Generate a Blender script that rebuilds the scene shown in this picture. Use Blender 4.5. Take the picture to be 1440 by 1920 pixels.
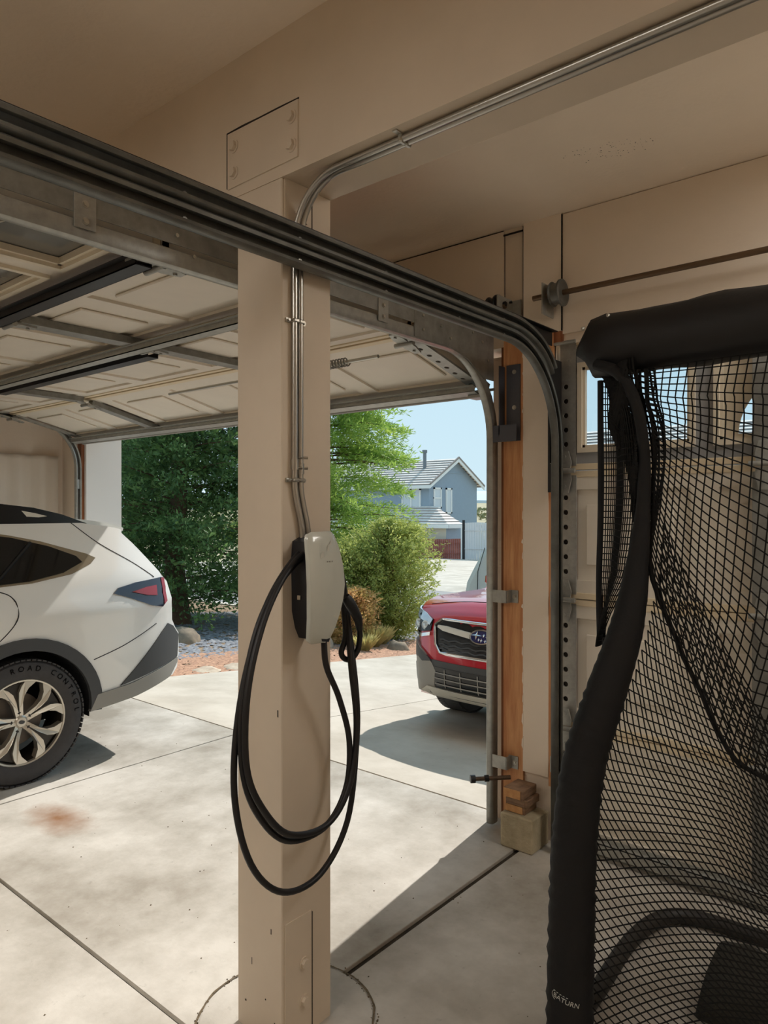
import bpy, math, random
import numpy as np
from mathutils import Vector, Matrix, geometry, noise

for o in list(bpy.data.objects): bpy.data.objects.remove(o)
sc = bpy.context.scene
COL = sc.collection
R = math.radians
random.seed(7); RNG = np.random.default_rng(7)

# ------------------------------------------------------------ camera, sky, sun, exposure
cam = bpy.data.cameras.new('camera'); camo = bpy.data.objects.new('camera', cam); COL.objects.link(camo)
cam.sensor_fit = 'VERTICAL'; cam.sensor_height = 36.0; cam.sensor_width = 27.0
cam.lens = 1345.0 / 1920.0 * 36.0
cam.clip_start = 0.02; cam.clip_end = 6000
camo.location = (0, 0, 1.54); camo.rotation_euler = (R(89.83), 0, R(40.1))
sc.camera = camo
SUN_AZ, SUN_EL = 6.6, 43.0           # degrees west of +Y, elevation
world = bpy.data.worlds.new('sky'); sc.world = world; world.use_nodes = True
wn = world.node_tree; wn.nodes.clear()
tcw = wn.nodes.new('ShaderNodeTexCoord'); sep = wn.nodes.new('ShaderNodeSeparateXYZ'); rmp = wn.nodes.new('ShaderNodeValToRGB')
rmp.color_ramp.elements[0].position = 0.0; rmp.color_ramp.elements[0].color = (0.66, 0.86, 0.95, 1)      # pale clear sky at the horizon
rmp.color_ramp.elements[1].position = 0.6; rmp.color_ramp.elements[1].color = (0.46, 0.74, 0.96, 1)
bg = wn.nodes.new('ShaderNodeBackground'); bg.inputs['Strength'].default_value = 0.70
wo = wn.nodes.new('ShaderNodeOutputWorld')
wn.links.new(tcw.outputs['Generated'], sep.inputs[0]); wn.links.new(sep.outputs['Z'], rmp.inputs[0])
wn.links.new(rmp.outputs[0], bg.inputs[0]); wn.links.new(bg.outputs[0], wo.inputs[0])
sl = bpy.data.lights.new('sun', 'SUN'); sl.energy = 3.5; sl.angle = R(0.53); sl.color = (1.0, 0.95, 0.885)
slo = bpy.data.objects.new('sun', sl); COL.objects.link(slo)
_d = Vector((-math.sin(R(SUN_AZ)) * math.cos(R(SUN_EL)), math.cos(R(SUN_AZ)) * math.cos(R(SUN_EL)), math.sin(R(SUN_EL))))
slo.rotation_euler = _d.to_track_quat('Z', 'Y').to_euler(); slo.location = (0, 0, 20)
vs = sc.view_settings; vs.view_transform = 'Standard'; vs.look = 'None'; vs.gamma = 1.0
sc.cycles.diffuse_bounces = 8; vs.use_curve_mapping = False; vs.exposure = 0.5

# ------------------------------------------------------------ materials
def srgb(r, g, b):
    f = lambda c: (c / 255 / 12.92) if c / 255 <= 0.04045 else ((c / 255 + 0.055) / 1.055) ** 2.4
    return (f(r), f(g), f(b), 1)
def mix_col(nt, fac, a, b):
    m = nt.nodes.new('ShaderNodeMix'); m.data_type = 'RGBA'
    nt.links.new(fac, m.inputs[0])
    for s, v in ((6, a), (7, b)):
        if isinstance(v, tuple): m.inputs[s].default_value = v
        else: nt.links.new(v, m.inputs[s])
    return m.outputs[2]
def mat(name, col, rough=0.6, metal=0.0, var=0.0, scale=4.0, bump=0.0, bscale=60.0, col2=None, spec=0.5, coat=0.0, stretch=None, transl=0.0):
    m = bpy.data.materials.new(name); m.use_nodes = True; nt = m.node_tree
    b = nt.nodes['Principled BSDF']; b.inputs['Roughness'].default_value = rough; b.inputs['Metallic'].default_value = metal
    b.inputs['Specular IOR Level'].default_value = spec; b.inputs['Coat Weight'].default_value = coat
    b.inputs['Coat Roughness'].default_value = 0.04
    c = srgb(*col) if max(col) > 1.0 else tuple(col) + (1,)
    b.inputs['Base Color'].default_value = c
    tc = nt.nodes.new('ShaderNodeTexCoord'); src = tc.outputs['Object']
    if stretch:
        mp = nt.nodes.new('ShaderNodeMapping'); mp.inputs['Scale'].default_value = stretch
        nt.links.new(src, mp.inputs[0]); src = mp.outputs[0]
    if var > 0 or col2:
        n = nt.nodes.new('ShaderNodeTexNoise'); n.inputs['Scale'].default_value = scale; n.inputs['Detail'].default_value = 6
        n.inputs['Roughness'].default_value = 0.62
        nt.links.new(src, n.inputs['Vector'])
        rp = nt.nodes.new('ShaderNodeValToRGB'); rp.color_ramp.elements[0].position = 0.35; rp.color_ramp.elements[1].position = 0.66
        nt.links.new(n.outputs['Fac'], rp.inputs[0])
        c2 = srgb(*col2) if col2 else tuple(max(0, x * (1 - var)) for x in c[:3]) + (1,)
        nt.links.new(mix_col(nt, rp.outputs[0], c2, c), b.inputs['Base Color'])
    if bump > 0:
        n2 = nt.nodes.new('ShaderNodeTexNoise'); n2.inputs['Scale'].default_value = bscale; n2.inputs['Detail'].default_value = 4
        nt.links.new(src, n2.inputs['Vector'])
        bp = nt.nodes.new('ShaderNodeBump'); bp.inputs['Strength'].default_value = bump; bp.inputs['Distance'].default_value = 0.01
        nt.links.new(n2.outputs['Fac'], bp.inputs['Height']); nt.links.new(bp.outputs[0], b.inputs['Normal'])
    if transl > 0:
        out = [n for n in nt.nodes if n.type == 'OUTPUT_MATERIAL'][0]
        tr = nt.nodes.new('ShaderNodeBsdfTranslucent'); mx = nt.nodes.new('ShaderNodeMixShader'); mx.inputs[0].default_value = transl
        lk = b.inputs['Base Color'].links
        if lk: nt.links.new(lk[0].from_socket, tr.inputs[0])
        else: tr.inputs[0].default_value = c
        nt.links.new(b.outputs[0], mx.inputs[1]); nt.links.new(tr.outputs[0], mx.inputs[2]); nt.links.new(mx.outputs[0], out.inputs[0])
    return m
def glass_mat(name, tint, refl=0.08, rough=0.0):
    m = bpy.data.materials.new(name); m.use_nodes = True; nt = m.node_tree; nt.nodes.clear()
    t = nt.nodes.new('ShaderNodeBsdfTransparent'); t.inputs[0].default_value = tint + (1,)
    g = nt.nodes.new('ShaderNodeBsdfGlossy'); g.inputs['Roughness'].default_value = rough
    fr = nt.nodes.new('ShaderNodeFresnel'); fr.inputs[0].default_value = 1.45
    mx = nt.nodes.new('ShaderNodeMixShader'); o = nt.nodes.new('ShaderNodeOutputMaterial')
    nt.links.new(fr.outputs[0], mx.inputs[0]); nt.links.new(t.outputs[0], mx.inputs[1]); nt.links.new(g.outputs[0], mx.inputs[2])
    nt.links.new(mx.outputs[0], o.inputs[0]); return m
def concrete_mat(name, base, dark, rust=None, seed=0.0, fine=1.0):
    m = bpy.data.materials.new(name); m.use_nodes = True; nt = m.node_tree; b = nt.nodes['Principled BSDF']
    b.inputs['Roughness'].default_value = 0.75; b.inputs['Specular IOR Level'].default_value = 0.3
    geo = nt.nodes.new('ShaderNodeNewGeometry')
    def nz(scale, det, lo, hi):
        n = nt.nodes.new('ShaderNodeTexNoise'); n.inputs['Scale'].default_value = scale; n.inputs['Detail'].default_value = det
        n.inputs['Roughness'].default_value = 0.65; n.noise_dimensions = '4D'; n.inputs['W'].default_value = seed
        nt.links.new(geo.outputs['Position'], n.inputs['Vector'])
        r = nt.nodes.new('ShaderNodeMapRange'); r.inputs[1].default_value = lo; r.inputs[2].default_value = hi
        nt.links.new(n.outputs['Fac'], r.inputs[0]); return r.outputs[0], n.outputs['Fac']
    f1, _ = nz(1.6, 6, 0.35, 0.62); f2, h2 = nz(28 * fine, 4, 0.62, 0.78)
    c = mix_col(nt, f1, srgb(*dark), srgb(*base))
    mul = nt.nodes.new('ShaderNodeMath'); mul.operation = 'MULTIPLY'; mul.inputs[1].default_value = 0.45; nt.links.new(f2, mul.inputs[0])
    c = mix_col(nt, mul.outputs[0], c, srgb(*[x * 0.72 for x in dark]))
    if rust:
        vs_ = nt.nodes.new('ShaderNodeVectorMath'); vs_.operation = 'SUBTRACT'; vs_.inputs[1].default_value = rust
        nt.links.new(geo.outputs['Position'], vs_.inputs[0])
        mp = nt.nodes.new('ShaderNodeMapping'); mp.vector_type = 'POINT'; mp.inputs['Scale'].default_value = (3.6, 7.0, 1); mp.inputs['Rotation'].default_value = (0, 0, R(-30))
        nt.links.new(vs_.outputs[0], mp.inputs[0])
        ln = nt.nodes.new('ShaderNodeVectorMath'); ln.operation = 'LENGTH'; nt.links.new(mp.outputs[0], ln.inputs[0])
        n, nf = nz(9, 4, 0, 1)
        ad = nt.nodes.new('ShaderNodeMath'); ad.operation = 'ADD'; nt.links.new(ln.outputs['Value'], ad.inputs[0]); nt.links.new(nf, ad.inputs[1])
        mr = nt.nodes.new('ShaderNodeMapRange'); mr.inputs[1].default_value = 0.55; mr.inputs[2].default_value = 1.55; mr.inputs[3].default_value = 1.0; mr.inputs[4].default_value = 0
        nt.links.new(ad.outputs[0], mr.inputs[0])
        c = mix_col(nt, mr.outputs[0], c, srgb(140, 102, 72))
    nt.links.new(c, b.inputs['Base Color'])
    bp = nt.nodes.new('ShaderNodeBump'); bp.inputs['Strength'].default_value = 0.25; bp.inputs['Distance'].default_value = 0.004
    nt.links.new(h2, bp.inputs['Height']); nt.links.new(bp.outputs[0], b.inputs['Normal'])
    return m

M = {}
M['wall'] = mat('cream_wall_paint', (238, 224, 206), 0.7, var=0.07, scale=1.5, bump=0.12, bscale=45)
M['ceiling'] = mat('cream_ceiling_paint', (244, 231, 214), 0.75, var=0.06, scale=1.2, bump=0.15, bscale=55)
M['post'] = mat('beige_post_paint', (218, 204, 185), 0.6, var=0.07, scale=3, bump=0.06, bscale=25)
M['gap'] = mat('dark_gap', (38, 30, 24), 0.9)
M['stucco'] = mat('stucco', (200, 180, 160), 0.9, bump=0.3, bscale=80)
M['roof_under'] = mat('roof_board', (120, 105, 90), 0.9)
M['floor'] = concrete_mat('garage_concrete', (203, 198, 189), (150, 143, 131), rust=(-3.545, 1.691, 0), seed=1.0)
M['drive'] = concrete_mat('driveway_concrete', (198, 190, 177), (174, 165, 151), seed=3.0)
M['joint'] = mat('joint_filler', (70, 60, 48), 0.95, var=0.5, scale=40)
M['dirt'] = mat('dirt_crumbs', (120, 104, 80), 0.95, var=0.5, scale=60, bump=0.5, bscale=150)
M['galv'] = mat('galvanised_steel', (172, 172, 166), 0.42, 0.45, var=0.22, scale=30, stretch=(1, 1, 1))
M['galv_dark'] = mat('weathered_steel', (150, 150, 145), 0.45, 0.4, var=0.3, scale=18)
M['track'] = mat('dull_track_steel', (112, 113, 109), 0.45, 0.5, var=0.35, scale=12)
M['pane_grey'] = mat('reflection_grey_pane', (112, 112, 108), 0.12, coat=0.5)  # opaque grey stands in for reflections in the raised door's glass
M['steel_black'] = mat('dark_steel', (52, 52, 54), 0.45, 0.6, var=0.2, scale=20)
M['bolt'] = mat('zinc_bolt', (190, 188, 180), 0.3, 0.9)
M['rusty'] = mat('rusty_steel', (104, 84, 66), 0.55, 0.5, var=0.4, scale=25)
M['shaft'] = mat('worn_shaft', (120, 98, 76), 0.45, 0.6, var=0.4, scale=15, stretch=(.3, 3, 3))
M['wood'] = mat('raw_fir', (216, 162, 112), 0.65, col2=(186, 124, 80), scale=5, stretch=(9, 9, .8), bump=0.15, bscale=20)
M['wood_dark'] = mat('weathered_wood', (152, 122, 96), 0.8, col2=(116, 90, 70), scale=8, stretch=(2, 2, 9), bump=0.2, bscale=30)
M['wood_cut'] = mat('cut_wood_end', (206, 158, 106), 0.8, col2=(180, 128, 80), scale=30)
M['wood_stain'] = mat('dark_stained_fir', (156, 98, 62), 0.6, col2=(124, 74, 46), scale=5, stretch=(9, 9, .8))
M['block'] = mat('cast_concrete', (192, 180, 152), 0.95, col2=(160, 148, 122), scale=9, bump=0.5, bscale=70)
M['door'] = mat('door_panel_paint', (226, 218, 204), 0.5, var=0.05, scale=6)
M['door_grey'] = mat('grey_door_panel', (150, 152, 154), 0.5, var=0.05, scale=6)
M['rail'] = mat('cream_section_rail', (222, 206, 176), 0.5)
M['frame_vinyl'] = mat('cream_window_frame', (224, 214, 194), 0.5)
M['glass'] = glass_mat('window_glass', (0.93, 0.96, 0.97))
M['emt'] = mat('emt_conduit', (186, 184, 178), 0.28, 0.9)
M['charger'] = mat('charger_face', (196, 199, 190), 0.18, coat=0.6)
M['charger_mark'] = mat('charger_mark', (205, 205, 195), 0.3)
M['charger_body'] = mat('charger_body', (22, 24, 30), 0.5)
M['cable'] = mat('cable_rubber', (20, 19, 22), 0.5)
M['fabric'] = mat('black_sleeve_fabric', (12, 13, 17), 0.75, var=0.4, scale=12, bump=0.35, bscale=30)
M['fabric_top'] = mat('black_nylon', (15, 15, 19), 0.55, var=0.3, scale=8, bump=0.3, bscale=18)
M['net'] = mat('black_net_cord', (10, 10, 11), 0.85)
M['tube_dark'] = mat('powder_coated_tube', (34, 32, 30), 0.55)
M['mat'] = mat('dark_woven_mat', (46, 46, 38), 0.9, var=0.5, scale=120, bump=0.5, bscale=200)
M['print'] = mat('white_print', (205, 208, 205), 0.7)
M['curtain'] = mat('white_sheet', (226, 214, 198), 0.85, var=0.05, scale=3)
M['white_trim'] = mat('white_trim', (232, 228, 222), 0.6)
M['white_paint'] = mat('pearl_white_paint', (232, 231, 226), 0.25, coat=1.0)
M['red_paint'] = mat('crimson_paint', (186, 24, 44), 0.3, 0.2, coat=1.0)
M['silver_paint'] = mat('silver_paint', (196, 200, 204), 0.35, coat=0.6)
M['cladding'] = mat('charcoal_cladding', (66, 67, 68), 0.6, bump=0.1, bscale=300)
M['cladding_lt'] = mat('grey_cladding', (142, 139, 132), 0.6)
M['skid'] = mat('silver_skid', (214, 208, 194), 0.45, 0.2)
M['trim_tan'] = mat('satin_window_trim', (150, 138, 118), 0.25, 0.6)
M['bracket'] = mat('blue_grey_steel', (86, 88, 96), 0.5, 0.4)
M['chrome'] = mat('chrome', (225, 225, 225), 0.12, 1.0)
M['black'] = mat('gloss_black', (10, 11, 14), 0.25)
M['tint'] = mat('tinted_glass', (8, 9, 11), 0.06, spec=0.35)
M['tire'] = mat('tire_rubber', (64, 62, 62), 0.75, var=0.2, scale=30)
M['tire_text'] = mat('tire_lettering', (22, 22, 23), 0.6)
M['alloy'] = mat('machined_alloy', (206, 200, 188), 0.28, 0.75)
M['alloy_dark'] = mat('dark_alloy', (58, 54, 50), 0.4, 0.4)
M['lamp_red'] = mat('red_lens', (150, 18, 30), 0.15, coat=0.8)
M['lamp_smoke'] = mat('smoked_lens', (28, 26, 44), 0.12, coat=0.8)
M['lamp_clear'] = mat('clear_lens', (190, 205, 215), 0.08, 0.3, coat=0.8)
M['emblem'] = mat('emblem_blue', (24, 28, 84), 0.2, coat=0.8)
M['seam'] = mat('panel_gap', (40, 40, 42), 0.8)
M['well'] = mat('wheel_well', (18, 19, 22), 0.9)
M['rotor'] = mat('brake_metal', (120, 112, 104), 0.5, 0.6)
M['house'] = mat('blue_grey_siding', (148, 164, 180), 0.85, var=0.04)
M['garage_wall'] = mat('tan_garage_wall', (206, 198, 182), 0.85)
M['tile'] = mat('concrete_roof_tile', (232, 222, 212), 0.85, col2=(206, 196, 188), scale=2)
M['tile_edge'] = mat('dark_tile_edge', (150, 140, 134), 0.9)  # darker tone on the course edges and verge tiles
M['house_trim'] = mat('house_white_trim', (232, 232, 230), 0.7)
M['far_glass'] = mat('house_window_glass', (206, 213, 219), 0.15)
M['vent'] = mat('vent_metal', (120, 126, 132), 0.5, 0.4)
M['fence_red'] = mat('red_stained_board', (164, 98, 84), 0.8, col2=(132, 74, 64), scale=3)
M['fence_white'] = mat('white_vinyl', (212, 212, 214), 0.6)
M['asphalt'] = mat('asphalt', (150, 148, 146), 0.9, var=0.15, scale=3, bump=0.3, bscale=90)
M['soil'] = mat('dry_soil', (150, 126, 100), 0.95, var=0.3, scale=3)
M['scrub_ground'] = mat('scrub_ground', (186, 172, 140), 0.95, col2=(150, 142, 110), scale=.4)
M['bark_chip'] = mat('bark_chip', (196, 152, 122), 0.9, col2=(150, 112, 90), scale=25)
M['gravel'] = mat('grey_gravel', (150, 150, 152), 0.9, col2=(110, 110, 116), scale=14)
M['boulder'] = mat('boulder', (150, 134, 112), 0.95, col2=(116, 104, 90), scale=6, bump=0.5, bscale=14)
M['pale_rock'] = mat('pale_rock', (206, 190, 168), 0.95, col2=(170, 150, 130), scale=8, bump=0.5, bscale=14)
M['leaf_dark'] = mat('cedar_leaf', (114, 144, 80), 0.6, col2=(66, 96, 56), scale=3, transl=0.42)
M['leaf_pine'] = mat('pine_needles', (182, 202, 100), 0.6, col2=(132, 168, 78), scale=2.5, transl=0.48)
M['leaf_bush'] = mat('bush_leaf', (204, 208, 122), 0.6, col2=(140, 156, 78), scale=6, transl=0.45)
M['leaf_orange'] = mat('autumn_leaf', (232, 178, 128), 0.6, col2=(186, 168, 92), scale=9, transl=0.42)
M['grass'] = mat('dry_grass', (234, 224, 156), 0.7, col2=(210, 202, 130), scale=12, transl=0.3)
M['sage'] = mat('sagebrush_leaf', (158, 154, 112), 0.8, col2=(112, 118, 78), scale=.3)
M['trunk'] = mat('bark', (104, 80, 60), 0.9, var=0.4, scale=12, bump=0.6, bscale=30)
M['mountain'] = mat('haze_tinted_ridge', (206, 218, 228), 1.0, var=0.08, scale=.01, spec=0.0)  # haze of distance is put into the pale base colour

# ------------------------------------------------------------ mesh builder and object helpers
class MB:
    def __init__(s, Mx=None): s.v = []; s.f = []; s.M = Mx
    def add(s, vs_, fs):
        o = len(s.v)
        for p in vs_:
            p = Vector(p)
            s.v.append(s.M @ p if s.M else p)
        s.f += [tuple(i + o for i in f) for f in fs]; return s
    def box(s, x0, x1, y0, y1, z0, z1, c=0.0):
        if x0 > x1: x0, x1 = x1, x0
        if y0 > y1: y0, y1 = y1, y0
        if z0 > z1: z0, z1 = z1, z0
        if c <= 0:
            v = [(x, y, z) for x in (x0, x1) for y in (y0, y1) for z in (z0, z1)]
            return s.add(v, [(0, 1, 3, 2), (4, 6, 7, 5), (0, 4, 5, 1), (2, 3, 7, 6), (0, 2, 6, 4), (1, 5, 7, 3)])
        # chamfered box
        vs_ = []; idx = {}
        X = (x0, x1); Y = (y0, y1); Z = (z0, z1)
        for i in (0, 1):
            for j in (0, 1):
                for k in (0, 1):
                    sx, sy, sz = (1 - 2 * i) * c, (1 - 2 * j) * c, (1 - 2 * k) * c
                    idx[i, j, k, 0] = len(vs_); vs_.append((X[i], Y[j] + sy, Z[k] + sz))
                    idx[i, j, k, 1] = len(vs_); vs_.append((X[i] + sx, Y[j], Z[k] + sz))
                    idx[i, j, k, 2] = len(vs_); vs_.append((X[i] + sx, Y[j] + sy, Z[k]))
        f = []
        for i in (0, 1): f.append([idx[i, a, b, 0] for a, b in ((0, 0), (0, 1), (1, 1), (1, 0))][::(1 if i == 0 else -1)])
        for j in (0, 1): f.append([idx[a, j, b, 1] for a, b in ((0, 0), (1, 0), (1, 1), (0, 1))][::(1 if j == 0 else -1)])
        for k in (0, 1): f.append([idx[a, b, k, 2] for a, b in ((0, 0), (0, 1), (1, 1), (1, 0))][::(1 if k == 0 else -1)])
        for a in (0, 1):
            for b in (0, 1):
                f.append([idx[a, b, 0, 0], idx[a, b, 0, 1], idx[a, b, 1, 1], idx[a, b, 1, 0]])
                f.append([idx[a, 0, b, 0], idx[a, 0, b, 2], idx[a, 1, b, 2], idx[a, 1, b, 0]])
                f.append([idx[0, a, b, 1], idx[0, a, b, 2], idx[1, a, b, 2], idx[1, a, b, 1]])
                for q in (0, 1): f.append([idx[a, b, q, 0], idx[a, b, q, 1], idx[a, b, q, 2]])
        return s.add(vs_, [tuple(q) for q in f])
    def tube(s, pts, r, n=8, closed=False, caps=True):
        pts = [Vector(p) for p in pts]; N = len(pts)
        rs = r if isinstance(r, (list, tuple)) else [r] * N
        up = None; vs_ = []; fs = []
        for i in range(N):
            a = pts[(i - 1) % N] if (closed or i > 0) else pts[i]
            b = pts[(i + 1) % N] if (closed or i < N - 1) else pts[i]
            t = (b - a).normalized() if (b - a).length > 1e-9 else Vector((0, 0, 1))
            if up is None: up = t.orthogonal().normalized()
            up = (up - t * up.dot(t))
            up = up.normalized() if up.length > 1e-6 else t.orthogonal().normalized()
            w = t.cross(up)
            for k in range(n):
                q = 2 * math.pi * k / n
                vs_.append(pts[i] + (up * math.cos(q) + w * math.sin(q)) * rs[i])
        for i in range(N if closed else N - 1):
            j = (i + 1) % N
            for k in range(n):
                k2 = (k + 1) % n
                fs.append((i * n + k, i * n + k2, j * n + k2, j * n + k))
        if caps and not closed:
            fs.append(tuple(range(n))[::-1]); fs.append(tuple((N - 1) * n + k for k in range(n)))
        return s.add(vs_, fs)
    def cyl(s, p0, p1, r, n=16, r1=None): return s.tube([p0, p1], [r, r if r1 is None else r1], n)
    def lathe(s, prof, n=32, c=(0, 0, 0), ax='x'):
        # prof: list of (radius, axial)
        vs_ = []; fs = []; m = len(prof)
        for k in range(n):
            q = 2 * math.pi * k / n
            for r, a in prof:
                u, w = r * math.cos(q), r * math.sin(q)
                p = {'x': (a, u, w), 'y': (u, a, w), 'z': (u, w, a)}[ax]
                vs_.append((p[0] + c[0], p[1] + c[1], p[2] + c[2]))
        for k in range(n):
            k2 = (k + 1) % n
            for i in range(m - 1): fs.append((k * m + i, k2 * m + i, k2 * m + i + 1, k * m + i + 1))
        return s.add(vs_, fs)
    def prism(s, poly, d0, d1, fn):
        # poly 2-D, fn(u, v, d) -> point
        n = len(poly)
        vs_ = [fn(u, v, d0) for u, v in poly] + [fn(u, v, d1) for u, v in poly]
        fs = [tuple(range(n))[::-1], tuple(range(n, 2 * n))] + [(i, (i + 1) % n, n + (i + 1) % n, n + i) for i in range(n)]
        return s.add(vs_, fs)
    def sweep(s, path, prof, closed_prof=False):
        # path: (x, y, z, ny, nz): points with a normal in the yz plane; prof: (dx, dn)
        vs_ = []; fs = []; m = len(prof)
        for x, y, z, ny, nz in path:
            for dx, dn in prof: vs_.append((x + dx, y + ny * dn, z + nz * dn))
        for i in range(len(path) - 1):
            for k in range(m if closed_prof else m - 1):
                k2 = (k + 1) % m
                fs.append((i * m + k, i * m + k2, (i + 1) * m + k2, (i + 1) * m + k))
        return s.add(vs_, fs)
    def build(s, name, material, parent=None, smooth=None, recenter=None, solid=0.0):
        me = bpy.data.meshes.new(name)
        off = Vector((0, 0, 0))
        if parent is None and recenter is not False and s.v:
            mn = [min(p[i] for p in s.v) for i in range(3)]; mx = [max(p[i] for p in s.v) for i in range(3)]
            off = Vector(((mn[0] + mx[0]) / 2, (mn[1] + mx[1]) / 2, mn[2]))
        me.from_pydata([tuple(p - off) for p in s.v], [], s.f)
        me.materials.append(M[material] if isinstance(material, str) else material)
        if smooth is not None:
            me.polygons.foreach_set('use_smooth', [True] * len(me.polygons)); me.set_sharp_from_angle(angle=R(smooth))
        me.update()
        o = bpy.data.objects.new(name, me); COL.objects.link(o); o.location = off
        if solid:
            md = o.modifiers.new('thickness', 'SOLIDIFY'); md.thickness = solid; md.offset = 0
        if parent is not None: attach(o, parent)
        return o
WM = {}
def attach(o, parent):
    o.parent = parent
    o.matrix_parent_inverse = WM.get(parent.name, Matrix.Translation(parent.location)).inverted()
    WM[o.name] = WM.get(o.name, Matrix.Translation(o.location))
def tag(o, label, cat, group=None, kind=None):
    o['label'] = label; o['category'] = cat
    if group: o['group'] = group
    if kind: o['kind'] = kind
    return o
def struct(o, label=None, cat=None):
    o['kind'] = 'structure'
    if label: o['label'] = label
    if cat: o['category'] = cat
    return o
def thing(name, label, cat, loc=(0, 0, 0), group=None):
    o = bpy.data.objects.new(name, None); o.empty_display_size = 0.1; COL.objects.link(o); o.location = loc
    WM[o.name] = Matrix.Translation(loc); tag(o, label, cat, group); return o
def box(name, material, parent, *b, c=0.0): return MB().box(*b, c=c).build(name, material, parent)
def bez(pts, per=8, closed=False):
    """Catmull-Rom through points"""
    P = [Vector(p) for p in pts]; n = len(P); out = []
    rng = range(n if closed else n - 1)
    for i in rng:
        p1, p2 = P[i], P[(i + 1) % n]
        p0 = P[(i - 1) % n] if (closed or i > 0) else p1 * 2 - p2
        p3 = P[(i + 2) % n] if (closed or i + 2 < n) else p2 * 2 - p1
        for k in range(per):
            t = k / per
            out.append(0.5 * ((2 * p1) + (p2 - p0) * t + (2 * p0 - 5 * p1 + 4 * p2 - p3) * t * t + (3 * p1 - p0 - 3 * p2 + p3) * t ** 3))
    if not closed: out.append(P[-1])
    return out
def text_mesh(txt, size, extrude=0.0008):
    cu = bpy.data.curves.new('lettering', 'FONT'); cu.body = txt; cu.size = size; cu.extrude = extrude; cu.align_x = 'CENTER'; cu.align_y = 'CENTER'
    to = bpy.data.objects.new('lettering', cu); COL.objects.link(to)
    dg = bpy.context.evaluated_depsgraph_get(); me = bpy.data.meshes.new_from_object(to.evaluated_get(dg))
    vs_ = [v.co.copy() for v in me.vertices]; fs = [tuple(p.vertices) for p in me.polygons]
    bpy.data.objects.remove(to); bpy.data.curves.remove(cu); bpy.data.meshes.remove(me)
    return vs_, fs
def np_mesh(name, V, F, material, parent=None, smooth=False):
    me = bpy.data.meshes.new(name); nv = len(V); nf, k = F.shape
    me.vertices.add(nv); me.vertices.foreach_set('co', V.astype(np.float32).ravel())
    me.loops.add(nf * k); me.loops.foreach_set('vertex_index', F.astype(np.int32).ravel())
    me.polygons.add(nf); me.polygons.foreach_set('loop_start', np.arange(0, nf * k, k, dtype=np.int32))
    try: me.polygons.foreach_set('loop_total', np.full(nf, k, dtype=np.int32))
    except Exception: pass
    me.materials.append(M[material] if isinstance(material, str) else material)
    me.update(calc_edges=True); me.validate()
    o = bpy.data.objects.new(name, me); COL.objects.link(o)
    if parent is not None: attach(o, parent)
    return o

# ------------------------------------------------------------ terrain profile
GY = [3.16, 11.0, 12.0, 19.0, 20.0, 44.0, 70.0, 150.0, 400.0]
GZ = [0.0, -0.78, -0.95, -1.1, -1.02, -2.0, -3.2, -3.0, 6.0]
def gz(y): return float(np.interp(y, GY, GZ))
def strip(name, material, x0, x1, y0, y1, parent=None, dz=0.0, thick=0.12, nx=1):
    ys = sorted({y0, y1} | {y for y in GY if y0 < y < y1})
    m = MB()
    for a, b in zip(ys, ys[1:]):
        za, zb = gz(a) + dz, gz(b) + dz
        m.add([(x0, a, za), (x1, a, za), (x1, b, zb), (x0, b, zb), (x0, a, za - thick), (x1, a, za - thick), (x1, b, zb - thick), (x0, b, zb - thick)],
              [(0, 1, 2, 3), (7, 6, 5, 4), (0, 4, 5, 1), (1, 5, 6, 2), (2, 6, 7, 3), (3, 7, 4, 0)])
    return m.build(name, material, parent)

# ============================================================ THE ROOM
ZC = 2.895
XL, XR, YB, YF = -6.32, 1.95, -3.3, 3.05
struct(box('ceiling', 'ceiling', None, XL - .15, XR + .15, YB - .15, YF + .55, ZC, ZC + .16))
struct(box('wall_left', 'wall', None, XL - .15, XL, YB - .15, YF + .2, -.1, ZC))
struct(box('wall_right', 'wall', None, XR, XR + .15, YB - .15, YF + .2, -.1, ZC))
struct(box('wall_back', 'wall', None, XL, XR, YB - .15, YB, -.1, ZC))
spk = MB()
for k in range(90):
    a = random.uniform(0, 6.28); r_ = math.sqrt(random.random()); x = -1.10 + .17 * r_ * math.cos(a); y = 2.62 + .075 * r_ * math.sin(a) + .25 * .17 * r_ * math.cos(a); q = random.uniform(.0008, .003)
    spk.add([(x - q, y, ZC - .0006), (x, y - q * .7, ZC - .0006), (x + q, y, ZC - .0006), (x, y + q, ZC - .0006)], [(0, 1, 2, 3)])
o = spk.build('mildew_specks', 'gap', bpy.data.objects['ceiling']); o['kind'] = 'stuff'
wf = MB()
wf.box(XL, -5.90, YF, YF + .2, -.1, ZC); wf.box(-5.90, -1.815, YF, YF + .2, 2.33, ZC)
wf.box(-1.815, -1.535, YF, YF + .2, -.1, ZC); wf.box(-1.535, 1.06, YF, YF + .2, 2.30, ZC); wf.box(1.06, XR, YF, YF + .2, -.1, ZC)
wall_front = struct(wf.build('wall_front', 'wall'))
# drywall sheet between the doors, boards and casings on the wall
dw = MB(); dw.box(-1.688, -1.556, YF - .022, YF, .30, ZC); dw.box(-1.556, -1.49, YF - .022, YF, 2.36, ZC); dw.box(-5.9, -1.80, YF - .012, YF, 2.46, ZC - .004)
dw.box(-1.49, XR, YF - .012, YF, 2.345, ZC - .004)
dw.build('drywall_sheet', 'wall', wall_front)
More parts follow.
